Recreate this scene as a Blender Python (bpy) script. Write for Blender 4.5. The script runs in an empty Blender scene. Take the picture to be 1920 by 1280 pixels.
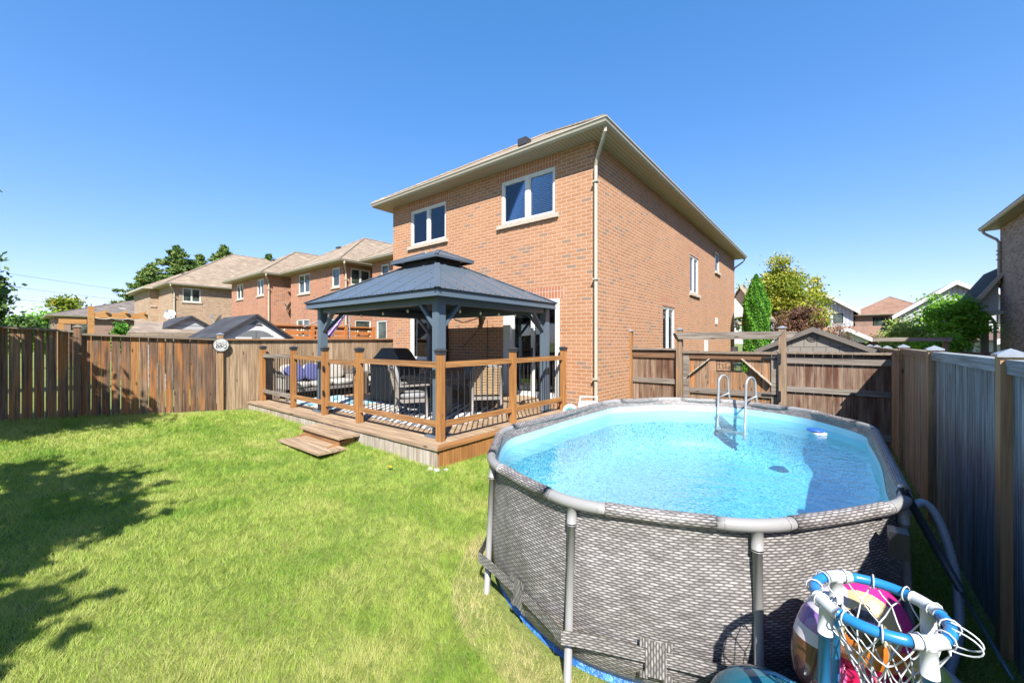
import bpy, math, random
import numpy as np
from mathutils import Vector, Matrix, noise as mnoise
random.seed(7); RNG=np.random.default_rng(11)
S=bpy.context.scene
COL=S.collection
R=math.radians
# ------------------------------------------------------------------ camera, sky, sun, exposure
cam=bpy.data.cameras.new('camera'); cam.sensor_width=36; cam.lens=14.16; cam.clip_start=.05; cam.clip_end=2000
co=bpy.data.objects.new('camera',cam); COL.objects.link(co)
co.location=(3.9,-7.7,2.0); co.rotation_euler=(R(90),0,R(38.47)); S.camera=co
S.view_settings.view_transform='Standard'; S.view_settings.look='None'; S.view_settings.gamma=1
S.view_settings.exposure=1.38
SUN=Vector((.645,-.74,1.0)).normalized()
W=bpy.data.worlds.new('World'); S.world=W; W.use_nodes=True
wn=W.node_tree; bg=wn.nodes['Background']
sk=wn.nodes.new('ShaderNodeTexSky'); sk.sky_type='NISHITA'; sk.sun_disc=False
sk.sun_elevation=math.asin(SUN.z); sk.sun_rotation=math.atan2(SUN.x,SUN.y)
sk.air_density=1.0; sk.dust_density=.35; sk.ozone_density=2.6; sk.altitude=0
hs=wn.nodes.new('ShaderNodeHueSaturation'); hs.inputs['Saturation'].default_value=1.36; hs.inputs['Value'].default_value=1.1
mm=wn.nodes.new('ShaderNodeMix'); mm.data_type='RGBA'; mm.blend_type='MULTIPLY'; mm.inputs[0].default_value=1; mm.inputs[7].default_value=(.95,.92,1.36,1); gm=wn.nodes.new('ShaderNodeGamma'); gm.inputs[1].default_value=.65
wn.links.new(sk.outputs[0],hs.inputs['Color']); wn.links.new(hs.outputs[0],mm.inputs[6]); wn.links.new(mm.outputs[2],gm.inputs[0]); wn.links.new(gm.outputs[0],bg.inputs[0]); bg.inputs[1].default_value=.126
sl=bpy.data.lights.new('sun','SUN'); sl.energy=5.0; sl.angle=R(.5); sl.color=(1,.955,.88)
so=bpy.data.objects.new('sun',sl); COL.objects.link(so); so.rotation_euler=(-SUN).to_track_quat('-Z','Y').to_euler(); so.location=(0,0,20)

# ------------------------------------------------------------------ materials
def srgb(h):
    c=[int(h[i:i+2],16)/255 for i in (0,2,4)]
    return tuple(((x/12.92) if x<=.04045 else ((x+.055)/1.055)**2.4) for x in c)+(1,)
def lin(r,g,b): return (r*.74,g*.74,b*.74,1)
class N:
    def __init__(s,name):
        s.m=bpy.data.materials.new(name); s.m.use_nodes=True; s.t=s.m.node_tree
        s.p=s.t.nodes['Principled BSDF']; s.o=s.t.nodes['Material Output']
    def n(s,typ,**k):
        x=s.t.nodes.new('ShaderNode'+typ)
        for a,b in k.items():
            if a.startswith('i_'):
                key=a[2:]; key=int(key) if key.isdigit() else key.replace('_',' ')
                if hasattr(b,'is_output'): s.t.links.new(b,x.inputs[key])
                else: x.inputs[key].default_value=b
            else: setattr(x,a,b)
        return x
    def l(s,a,b): s.t.links.new(a,b)
    def ramp(s,fac,stops,interp='LINEAR'):
        r=s.n('ValToRGB'); s.l(fac,r.inputs[0]); e=r.color_ramp; e.interpolation=interp
        while len(e.elements)<len(stops): e.elements.new(.5)
        for el,(p,c) in zip(e.elements,stops): el.position=p; el.color=c
        return r.outputs[0]
    def mix(s,f,a,b,mode='MIX'):
        x=s.n('Mix',data_type='RGBA',blend_type=mode)
        for i,v in ((0,f),(6,a),(7,b)):
            if hasattr(v,'is_output'): s.l(v,x.inputs[i])
            else: x.inputs[i].default_value=v
        return x.outputs[2]
    def math(s,op,a,b=0):
        x=s.n('Math',operation=op)
        for i,v in ((0,a),(1,b)):
            if hasattr(v,'is_output'): s.l(v,x.inputs[i])
            else: x.inputs[i].default_value=v
        return x.outputs[0]
    def obj(s): return s.n('TexCoord').outputs['Object']
    def noise(s,vec,scale,detail=3,rough=.5):
        x=s.n('TexNoise'); s.l(vec,x.inputs['Vector']); x.inputs['Scale'].default_value=scale
        x.inputs['Detail'].default_value=detail; x.inputs['Roughness'].default_value=rough; return x.outputs[0]
    def scale(s,vec,sc):
        x=s.n('Mapping'); s.l(vec,x.inputs[0]); x.inputs['Scale'].default_value=sc; return x.outputs[0]
    def wall(s):
        # horizontal coordinate runs along the face whichever way it turns, vertical is z
        g=s.n('NewGeometry'); sn=s.n('SeparateXYZ'); s.l(g.outputs['True Normal'],sn.inputs[0])
        so_=s.n('SeparateXYZ'); s.l(s.obj(),so_.inputs[0])
        f=s.math('GREATER_THAN',s.math('ABSOLUTE',sn.outputs[0]),s.math('ABSOLUTE',sn.outputs[1]))
        mx=s.n('Mix',data_type='FLOAT'); s.l(f,mx.inputs[0]); s.l(so_.outputs[0],mx.inputs[2]); s.l(so_.outputs[1],mx.inputs[3])
        c=s.n('CombineXYZ'); s.l(mx.outputs[0],c.inputs[0]); s.l(so_.outputs[2],c.inputs[1]); return c.outputs[0]
    def rnd(s,name='rnd'):
        a=s.n('Attribute'); a.attribute_name=name; return a.outputs['Fac']
    def bump(s,h,strength,dist=.01):
        b=s.n('Bump'); b.inputs['Strength'].default_value=strength; b.inputs['Distance'].default_value=dist
        s.l(h,b.inputs['Height']); s.l(b.outputs[0],s.p.inputs['Normal']); return b.outputs[0]
    def fin(s,col,rough=.6,metal=0,spec=None):
        if hasattr(col,'is_output'): s.l(col,s.p.inputs['Base Color'])
        else: s.p.inputs['Base Color'].default_value=col
        s.p.inputs['Roughness'].default_value=rough; s.p.inputs['Metallic'].default_value=metal
        if spec is not None: s.p.inputs['Specular IOR Level'].default_value=spec
        return s.m
def plain(name,col,rough=.5,metal=0,var=.12,sc=6,bump=0):
    q=N(name); v=q.obj(); nz=q.noise(v,sc,4,.6)
    d=tuple(c*(1-var) for c in col[:3])+(1,); u=tuple(min(1,c*(1+var)) for c in col[:3])+(1,)
    c=q.ramp(nz,[(.3,d),(.7,u)])
    if bump: q.bump(q.noise(v,sc*8,3),bump,.004)
    return q.fin(c,rough,metal)
def brick(name,reds,dark,mortar,bw=.245,bh=.081,darkfrac=.1,ms=.009,soldier=False):
    q=N(name); v=q.wall()
    if soldier:
        s_=q.n('SeparateXYZ'); q.l(v,s_.inputs[0]); c_=q.n('CombineXYZ'); q.l(s_.outputs[1],c_.inputs[0]); q.l(s_.outputs[0],c_.inputs[1]); v=c_.outputs[0]
    wob=q.n('TexNoise'); q.l(v,wob.inputs['Vector']); wob.inputs['Scale'].default_value=9
    va=q.n('VectorMath',operation='MULTIPLY_ADD'); q.l(wob.outputs[1],va.inputs[0]); va.inputs[1].default_value=(.006,.006,0); q.l(v,va.inputs[2])
    b=q.n('TexBrick',offset=0 if soldier else .5); q.l(va.outputs[0],b.inputs[0])
    b.inputs['Color1'].default_value=(0,0,0,1); b.inputs['Color2'].default_value=(1,1,1,1); b.inputs['Mortar'].default_value=(.5,.5,.5,1)
    b.inputs['Scale'].default_value=1; b.inputs['Mortar Size'].default_value=ms; b.inputs['Mortar Smooth'].default_value=.25
    b.inputs['Bias'].default_value=0; b.inputs['Brick Width'].default_value=bw; b.inputs['Row Height'].default_value=bh
    n=len(reds); st=[(i*(1-darkfrac)/n,c) for i,c in enumerate(reds)]+[(1-darkfrac,dark)]
    c=q.ramp(b.outputs[0],st,'CONSTANT')
    nz=q.noise(v,30,4,.7); c=q.mix(q.math('MULTIPLY',nz,.35),c,q.mix(.5,c,(.5,.3,.2,1),'MULTIPLY'))
    big=q.noise(q.scale(v,(1,.35,1)),.9,4,.65); c=q.mix(.32,c,q.ramp(big,[(.3,(.55,.55,.55,1)),(.7,(1,1,1,1))]),'MULTIPLY')
    mo=q.mix(q.noise(v,14,3),mortar,tuple(x*.8 for x in mortar[:3])+(1,))
    c=q.mix(b.outputs[1],c,mo)
    h=q.math('SUBTRACT',q.math('MULTIPLY',nz,.25),b.outputs[1]); q.bump(h,.6,.006)
    return q.fin(c,.88)
def shingle(name,cols,sc=1):
    q=N(name); v=q.wall()
    b=q.n('TexBrick',offset=.37); q.l(v,b.inputs[0]); b.inputs['Color1'].default_value=(0,0,0,1); b.inputs['Color2'].default_value=(1,1,1,1)
    b.inputs['Scale'].default_value=1; b.inputs['Mortar Size'].default_value=.006; b.inputs['Brick Width'].default_value=.34*sc; b.inputs['Row Height'].default_value=.085*sc
    b.inputs['Mortar'].default_value=(.3,.3,.3,1)
    c=q.ramp(b.outputs[0],[(i/(len(cols)-1),c) for i,c in enumerate(cols)])
    c=q.mix(q.math('MULTIPLY',b.outputs[1],.6),c,lin(.05,.045,.04))
    g=q.noise(v,90,3,.8); c=q.mix(.5,c,q.ramp(g,[(.3,(.55,.55,.55,1)),(.7,(1.0,1.0,1.0,1))]),'MULTIPLY')
    b2=q.noise(q.scale(v,(1,3,1)),1.2,3); c=q.mix(.35,c,q.ramp(b2,[(.35,(.6,.6,.6,1)),(.65,(1,1,1,1))]),'MULTIPLY')
    q.bump(q.math('SUBTRACT',b.outputs[0],b.outputs[1]),.4,.01)
    return q.fin(c,.95)
def wood(name,cols,axis='z',orange=None,of=.35,rough=.78,dark=.35,knots=True,grain=1):
    """per board tone from the 'rnd' attribute, long grain along axis, stains with a shape of their own"""
    q=N(name); o=q.obj(); r=q.rnd()
    add=q.n('VectorMath',operation='ADD'); q.l(o,add.inputs[0])
    cc=q.n('CombineXYZ'); q.l(q.math('MULTIPLY',r,57.),cc.inputs[0]); q.l(q.math('MULTIPLY',r,91.),cc.inputs[1]); q.l(q.math('MULTIPLY',r,23.),cc.inputs[2]); q.l(cc.outputs[0],add.inputs[1])
    v=add.outputs[0]
    k=[22*grain,22*grain,22*grain]; k['xyz'.index(axis)]=.9*grain
    g=q.noise(q.scale(v,k),1.6,6,.65)
    k2=[5,5,5]; k2['xyz'.index(axis)]=.9
    s=q.noise(q.scale(v,k2),1.,4,.6)
    per=q.ramp(r,[(i/(len(cols)-1),c) for i,c in enumerate(cols)])
    c=q.mix(q.ramp(s,[(.35,(0,0,0,1)),(.65,(1,1,1,1))]),per,q.ramp(q.math('FRACT',q.math('MULTIPLY',r,7.3)),[(i/(len(cols)-1),c) for i,c in enumerate(cols)]))
    c=q.mix(q.ramp(g,[(.38,(1,1,1,1)),(.62,(0,0,0,1))]),c,q.mix(1,c,(dark,dark*.92,dark*.85,1),'MULTIPLY'))
    if orange:
        k3=[4,4,4]; k3['xyz'.index(axis)]=.55
        s2=q.noise(q.scale(v,k3),1.3,4,.6)
        c=q.mix(q.ramp(s2,[(1-of-.08,(0,0,0,1)),(1-of+.08,(1,1,1,1))]),c,q.mix(q.ramp(g,[(.35,(0,0,0,1)),(.65,(1,1,1,1))]),tuple(x*.45 for x in orange[:3])+(1,),orange))
    if knots:
        vo=q.n('TexVoronoi'); k4=[9,9,9]; k4['xyz'.index(axis)]=2.6; q.l(q.scale(v,k4),vo.inputs['Vector']); vo.inputs['Scale'].default_value=.8
        c=q.mix(q.ramp(vo.outputs['Distance'],[(.05,(1,1,1,1)),(.13,(0,0,0,1))]),c,lin(.045,.028,.018))
    q.bump(g,.5,.004)
    return q.fin(c,rough)
def leafmat(name,cols,trans=.35,rough=.6):
    cols=[tuple(x*1.42 for x in c_[:3])+(1,) for c_ in cols]
    q=N(name); r=q.rnd(); c=q.ramp(r,[(i/(len(cols)-1),c) for i,c in enumerate(cols)])
    q.l(c,q.p.inputs['Base Color']); q.p.inputs['Roughness'].default_value=rough; q.p.inputs['Specular IOR Level'].default_value=.25
    t=q.n('BsdfTranslucent'); q.l(q.mix(1,c,(1,1,.6,1),'MULTIPLY'),t.inputs[0])
    m=q.n('MixShader'); m.inputs[0].default_value=trans; q.l(q.p.outputs[0],m.inputs[1]); q.l(t.outputs[0],m.inputs[2]); q.l(m.outputs[0],q.o.inputs[0])
    return q.m
M={}
M['brick']=brick('brick_orange',[lin(.46,.228,.113),lin(.48,.243,.123),lin(.445,.215,.104),lin(.47,.238,.122),lin(.49,.253,.132),lin(.455,.223,.109),lin(.44,.213,.103)],lin(.32,.205,.135),lin(.66,.46,.33),darkfrac=.085,ms=.0075)
M['soldier']=brick('brick_soldier',[lin(.45,.18,.09),lin(.49,.21,.11),lin(.43,.17,.09)],lin(.38,.16,.09),lin(.62,.46,.34),soldier=True,darkfrac=.1)
M['brick_row']=brick('brick_row',[lin(.45,.20,.115),lin(.49,.225,.13),lin(.43,.185,.105),lin(.47,.22,.135)],lin(.27,.15,.10),lin(.55,.38,.27),darkfrac=.08,ms=.007)
M['brick_tan']=brick('brick_tan',[lin(.44,.31,.20),lin(.48,.34,.225),lin(.40,.27,.175)],lin(.33,.22,.145),lin(.52,.40,.29),darkfrac=.15,ms=.007)
M['brick_brown']=brick('brick_brown',[lin(.42,.31,.24),lin(.49,.36,.275),lin(.36,.26,.20)],lin(.27,.19,.15),lin(.55,.46,.38),darkfrac=.2)
M['brick_far']=brick('brick_far',[lin(.30,.19,.15),lin(.33,.21,.165)],lin(.2,.13,.1),lin(.36,.26,.2))
M['shingle']=shingle('shingle_tan',[lin(.27,.205,.145),lin(.40,.31,.225),lin(.32,.245,.175),lin(.48,.38,.28)])
M['shingle_gray']=shingle('shingle_gray',[lin(.15,.125,.11),lin(.25,.21,.18),lin(.19,.16,.135)],1.3)
M['shingle_red']=shingle('shingle_redbrown',[lin(.27,.15,.10),lin(.36,.21,.145),lin(.30,.17,.12)])
M['shingle_black']=shingle('shingle_black',[lin(.03,.032,.04),lin(.06,.063,.075)],1.6)
M['trim']=plain('tan_trim',lin(.47,.42,.33),.45,var=.06)
q=N('soffit_vented'); v=q.wall(); o=q.obj(); so_=q.n('SeparateXYZ'); q.l(o,so_.inputs[0])
wv=q.n('TexWave',wave_type='BANDS',bands_direction='X'); q.l(o,wv.inputs[0]); wv.inputs['Scale'].default_value=3.6
c=q.ramp(wv.outputs[1],[(.0,lin(.22,.18,.12)),(.1,lin(.46,.40,.30)),(1,lin(.5,.44,.33))]); M['soffit']=q.fin(c,.5)
M['white']=plain('white_paint',lin(.70,.70,.68),.4,var=.04)
M['sill']=plain('sill_stone',lin(.50,.43,.35),.9,var=.3,sc=30,bump=.8)
M['black_metal']=plain('black_metal',lin(.018,.018,.02),.4,var=.1)
M['gaz']=plain('gazebo_steel',lin(.105,.145,.19),.38,.0,var=.05,sc=2)
M['gazroof']=plain('gazebo_roof',lin(.10,.13,.165),.42,.1,var=.07,sc=2)
M['cap']=plain('post_cap_black',lin(.045,.045,.05),.45)
M['galv']=plain('galvanised_cap',lin(.42,.46,.50),.4,.5,var=.12,sc=20)
M['deckrail']=wood('stained_cedar_v',[lin(.40,.18,.05),lin(.46,.215,.06),lin(.36,.155,.042)],'z',dark=.6)
M['deckrail_x']=wood('stained_cedar_x',[lin(.42,.21,.075),lin(.46,.23,.08),lin(.34,.17,.07)],'x',lin(.24,.15,.09),.33,dark=.5)
M['deckrail_y']=wood('stained_cedar_y',[lin(.42,.195,.06),lin(.46,.225,.07),lin(.36,.17,.055)],'y',dark=.55)
M['deck_x']=wood('deck_boards_x',[lin(.44,.31,.19),lin(.52,.39,.26),lin(.37,.25,.155)],'x',dark=.5)
M['skirt']=wood('skirt_weathered',[lin(.50,.43,.35),lin(.60,.55,.49),lin(.42,.33,.25),lin(.56,.50,.43)],'z',lin(.42,.31,.20),.25,dark=.5)
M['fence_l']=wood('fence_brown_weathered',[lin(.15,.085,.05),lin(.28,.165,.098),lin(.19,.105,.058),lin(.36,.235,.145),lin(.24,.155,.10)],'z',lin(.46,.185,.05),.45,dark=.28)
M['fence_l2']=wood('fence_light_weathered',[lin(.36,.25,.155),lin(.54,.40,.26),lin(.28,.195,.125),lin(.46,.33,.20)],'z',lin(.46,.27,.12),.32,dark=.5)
M['fence_new']=wood('fence_board_orange',[lin(.40,.19,.06),lin(.44,.21,.07)],'z',dark=.6)
M['fence_post']=wood('fence_post_tan',[lin(.42,.25,.115),lin(.48,.30,.15)],'z',dark=.6)
M['fence_y']=wood('fence_rail_y',[lin(.25,.20,.155),lin(.30,.24,.18)],'y',dark=.6)
M['fence_yl']=wood('fence_rail_warm_y',[lin(.36,.20,.10),lin(.40,.23,.12)],'y',dark=.6)
M['fence_r']=wood('fence_gray_sky_tint',[lin(.20,.27,.31),lin(.42,.52,.57),lin(.30,.36,.40),lin(.15,.18,.20),lin(.36,.45,.50)],'z',lin(.12,.07,.05),.36,dark=.26,grain=1.3)  # weathered grey boards, with the blue of skylight in shade painted into the colour
M['fence_r2']=wood('fence_gray_brown',[lin(.34,.28,.225),lin(.46,.39,.32),lin(.27,.22,.175)],'z',dark=.38,grain=1.4)
M['fence_ry']=wood('fence_gray_cap',[lin(.30,.36,.40),lin(.36,.42,.45)],'y',dark=.5)  # cap rails carry the same painted skylight blue
M['gate_b']=wood('gate_boards',[lin(.34,.23,.155),lin(.24,.15,.10),lin(.44,.32,.235)],'z',lin(.13,.045,.02),.46,dark=.45)
M['gate_o']=wood('gate_boards_orange',[lin(.34,.21,.13),lin(.40,.26,.165),lin(.25,.16,.10)],'z',lin(.52,.21,.055),.44,dark=.45)
M['gate_x']=wood('gate_rail_x',[lin(.34,.30,.26),lin(.26,.22,.185),lin(.40,.35,.30)],'x',dark=.42)
M['gate_xo']=wood('gate_rail_orange_x',[lin(.26,.135,.065),lin(.22,.12,.065)],'x',lin(.36,.15,.05),.35,dark=.5)
M['gate_post']=wood('arbor_post',[lin(.30,.21,.14),lin(.36,.25,.16)],'z',lin(.42,.22,.07),.42,dark=.5)
M['post_orange']=wood('post_orange',[lin(.43,.20,.065),lin(.40,.21,.08)],'z',dark=.55)
M['screen']=wood('screen_orange_x',[lin(.55,.19,.045),lin(.60,.22,.055),lin(.50,.17,.04)],'y',dark=.7)
M['pergola']=wood('pergola_cedar',[lin(.48,.24,.075),lin(.52,.27,.09)],'y',dark=.7)
M['teak']=wood('furniture_taupe',[lin(.20,.18,.165),lin(.23,.21,.19)],'z',dark=.7,knots=False)
M['concrete']=plain('concrete',lin(.42,.40,.36),.9,var=.2,bump=.4)
# glass that reflects the sky and lets what is behind it show
q=N('window_glass'); g=q.n('BsdfGlossy'); g.inputs['Roughness'].default_value=.02; g.inputs[0].default_value=(.85,.92,1,1)
t=q.n('BsdfTransparent'); t.inputs[0].default_value=(.90,.93,.95,1)
fr=q.n('Fresnel'); fr.inputs[0].default_value=1.5; m=q.n('MixShader')
q.l(q.math('ADD',fr.outputs[0],.04),m.inputs[0]); q.l(t.outputs[0],m.inputs[1]); q.l(g.outputs[0],m.inputs[2]); q.l(m.outputs[0],q.o.inputs[0]); M['glass']=q.m
q=N('dark_pane'); o=q.obj(); nz=q.noise(o,1.6,3); c=q.ramp(nz,[(.4,lin(.025,.035,.03)),(.6,lin(.09,.12,.10))]); M['pane']=q.fin(c,.06,0,.9)
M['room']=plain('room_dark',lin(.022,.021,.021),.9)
M['curtain']=plain('curtain_grey',lin(.38,.37,.34),.9,var=.15,sc=3)
# ------------------------------------------------------------------ mesh builder
class MB:
    def __init__(s): s.v=[];s.f=[];s.r=[];s.m=[];s.uv=[];s.k=0
    def quad(s,a,b,c,d,r=None,mi=0,uv=None):
        i=len(s.v); s.v+=[tuple(a),tuple(b),tuple(c),tuple(d)]; s.f.append((i,i+1,i+2,i+3)); s.r.append(random.random() if r is None else r); s.m.append(mi); s.uv.append(uv or [(0,0)]*4)
    def poly(s,pts,r=None,mi=0):
        i=len(s.v); s.v+=[tuple(p) for p in pts]; s.f.append(tuple(range(i,i+len(pts)))); s.r.append(random.random() if r is None else r); s.m.append(mi); s.uv.append([(0,0)]*len(pts))
    def box(s,x0,x1,y0,y1,z0,z1,r=None,mi=0,T=None):
        r=random.random() if r is None else r
        p=[Vector((x,y,z)) for z in (z0,z1) for y in (y0,y1) for x in (x0,x1)]
        if T is not None: p=[T@q_ for q_ in p]
        for q_ in ((0,2,3,1),(4,5,7,6),(0,1,5,4),(2,6,7,3),(0,4,6,2),(1,3,7,5)): s.quad(*[p[i] for i in q_],r=r,mi=mi)
    def beam(s,a,b,w,h,up=(0,0,1),r=None,mi=0):
        a=Vector(a);b=Vector(b);d=(b-a);L=d.length;d.normalize();sd=d.cross(Vector(up))
        if sd.length<1e-4: sd=Vector((1,0,0))
        sd.normalize(); u=sd.cross(d)
        T=Matrix.Translation(a)@Matrix((sd,d,u)).transposed().to_4x4()
        s.box(-w/2,w/2,0,L,-h/2,h/2,r,mi,T)
    def hexa(s,p,r=None,mi=0):
        r=random.random() if r is None else r
        for q_ in ((0,3,2,1),(4,5,6,7),(0,1,5,4),(1,2,6,5),(2,3,7,6),(3,0,4,7)): s.quad(*[p[i] for i in q_],r=r,mi=mi)
    def tube(s,pts,rad,n=10,closed=False,r=.5,mi=0,cap=True,uvs=None):
        pts=[Vector(p) for p in pts]; k=len(pts); rings=[]; up=None
        rad=rad if isinstance(rad,(list,tuple)) else [rad]*k
        L=0
        for i,p in enumerate(pts):
            if closed: d=pts[(i+1)%k]-pts[i-1]
            else: d=pts[min(i+1,k-1)]-pts[max(i-1,0)]
            if d.length<1e-7: d=Vector((0,0,1))
            d.normalize()
            if up is None: up=Vector((0,0,1)) if abs(d.z)<.9 else Vector((1,0,0))
            x=d.cross(up)
            if x.length<1e-4: x=d.cross(Vector((0,1,0)))
            x.normalize(); up=x.cross(d).normalized()
            if i: L+=(p-pts[i-1]).length
            base=len(s.v)
            for j in range(n):
                a=2*math.pi*j/n; s.v.append(tuple(p+(x*math.cos(a)+up*math.sin(a))*rad[i]))
            rings.append((base,L))
        for i in range(k if closed else k-1):
            (A,la),(B,lb)=rings[i],rings[(i+1)%k]
            if closed and i==k-1: lb=la+.05
            for j in range(n):
                j2=(j+1)%n; s.f.append((A+j,A+j2,B+j2,B+j)); s.r.append(r); s.m.append(mi)
                c=2*math.pi*rad[i]/n; s.uv.append([(la,j*c),(la,(j+1)*c),(lb,(j+1)*c),(lb,j*c)])
        if cap and not closed:
            s.f.append(tuple(rings[0][0]+j for j in range(n))); s.f.append(tuple(rings[-1][0]+n-1-j for j in range(n)))
            s.r+=[r,r]; s.m+=[mi,mi]; s.uv+=[[(0,0)]*n]*2
    def grid(s,fn,nu,nv,r=.5,mi=0,cu=False,uvf=None):
        base=len(s.v)
        for j in range(nv+1):
            for i in range(nu+(0 if cu else 1)): s.v.append(tuple(fn(i/nu,j/nv)))
        W_=nu if cu else nu+1
        for j in range(nv):
            for i in range(nu):
                i2=(i+1)%W_ if cu else i+1
                s.f.append((base+j*W_+i,base+j*W_+i2,base+(j+1)*W_+i2,base+(j+1)*W_+i)); s.r.append(r); s.m.append(mi)
                q_=[(i/nu,j/nv),((i+1)/nu,j/nv),((i+1)/nu,(j+1)/nv),(i/nu,(j+1)/nv)]
                s.uv.append([uvf(*w) for w in q_] if uvf else q_)
    def ball(s,c,rx,ry,rz,n=14,r=.5,mi=0,T=None):
        def f(u,v):
            a=u*2*math.pi; b=(v-.5)*math.pi; p=Vector((rx*math.cos(b)*math.cos(a),ry*math.cos(b)*math.sin(a),rz*math.sin(b)))
            if T is not None: p=T@p
            return Vector(c)+p
        s.grid(f,n,n//2+2,r,mi,cu=True)
    def build(s,name,mats,parent=None,smooth=False,bevel=0,solid=0):
        off=OFF.get(parent.name,Vector()) if parent else Vector()
        if parent is None:
            A_=np.array(s.v); lo=A_.min(0); hi=A_.max(0); off=Vector(((lo[0]+hi[0])/2,(lo[1]+hi[1])/2,lo[2]))
        me=bpy.data.meshes.new(name); me.from_pydata([tuple(Vector(p)-off) for p in s.v],[],s.f)
        for m_ in (mats if isinstance(mats,(list,tuple)) else [mats]): me.materials.append(M[m_] if isinstance(m_,str) else m_)
        a=me.attributes.new('rnd','FLOAT','FACE'); a.data.foreach_set('value',np.array(s.r,dtype=np.float32))
        me.polygons.foreach_set('material_index',s.m)
        ul=me.uv_layers.new(name='UVMap'); flat=np.array([c for f_ in s.uv for p in f_ for c in p],dtype=np.float32); ul.data.foreach_set('uv',flat)
        if smooth: me.polygons.foreach_set('use_smooth',[True]*len(me.polygons))
        me.update()
        o=bpy.data.objects.new(name,me); COL.objects.link(o)
        OFF[o.name]=off
        if parent: o.parent=parent
        else: o.location=off
        if bevel:
            b=o.modifiers.new('bevel','BEVEL'); b.width=bevel; b.segments=2; b.limit_method='ANGLE'
        return o
OFF={}
def tag(o,label,cat,group=None,kind=None):
    if label: o['label']=label
    if cat: o['category']=cat
    if group: o['group']=group
    if kind: o['kind']=kind
    return o
def thing(name,label,cat,loc=(0,0,0),group=None):
    o=bpy.data.objects.new(name,None); o.empty_display_size=.2; COL.objects.link(o); o.location=loc; OFF[o.name]=Vector(loc)
    return tag(o,label,cat,group)
def copytree(o,parent=None):
    c=o.copy(); COL.objects.link(c); c.parent=parent
    for ch in list(o.children): copytree(ch,c)
    return c
def sm(a,b,x):
    t=max(0,min(1,(x-a)/(b-a))); return t*t*(3-2*t)
def gz(x,y):
    z=.2*sm(1.5,-.6,x)+max(0,min(1,(-.6-x)/6.8))*.12
    z+=max(0,min(1,(-3.9-y)/3.9))*max(0,min(1,(-x-1)/6.3))*.25
    z-=.10*sm(-4.0,-4.6,y)*sm(.2,-1.5,x)*sm(-6.5,-4.5,x)*sm(-6.5,-5.2,y)
    return z
def merge(m_,name,mats,parent,**k): return m_.build(name,mats,parent,**k)
# ------------------------------------------------------------------ ground
q=N('soil_and_turf'); o=q.n('NewGeometry').outputs['Position']
c1=q.ramp(q.noise(o,1.1,5,.6),[(.3,lin(.15,.22,.035)),(.5,lin(.22,.28,.05)),(.7,lin(.30,.30,.09))])
c2=q.ramp(q.noise(o,26,4,.7),[(.35,(.55,.55,.5,1)),(.65,(1,1,1,1))])
c=q.mix(1,c1,c2,'MULTIPLY'); q.bump(q.noise(o,60,4,.7),.8,.02); M['ground']=q.fin(c,.95)
def lines(fine,a,b,far): 
    l=[-x for x in reversed(far)]; k=[a+(b-a)*i/fine for i in range(fine+1)]; return [v for v in l if v<a-.5]+k+[v for v in far if v>b+.5]
xs=lines(70,-9,6,[10,14,20,30,45,70,110,200,500]); ys=lines(60,-9,4,[8,14,20,30,45,70,110,200,500])
g=MB()
for y in ys:
    for x in xs: g.v.append((x,y,gz(x,y)-(0 if abs(x)<60 else 1.0)))
nx=len(xs)
for j in range(len(ys)-1):
    for i in range(nx-1):
        g.f.append((j*nx+i,j*nx+i+1,(j+1)*nx+i+1,(j+1)*nx+i)); g.r.append(.5); g.m.append(0); g.uv.append([(0,0)]*4)
tag(g.build('ground','ground',smooth=True),None,None,kind='structure')
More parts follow.
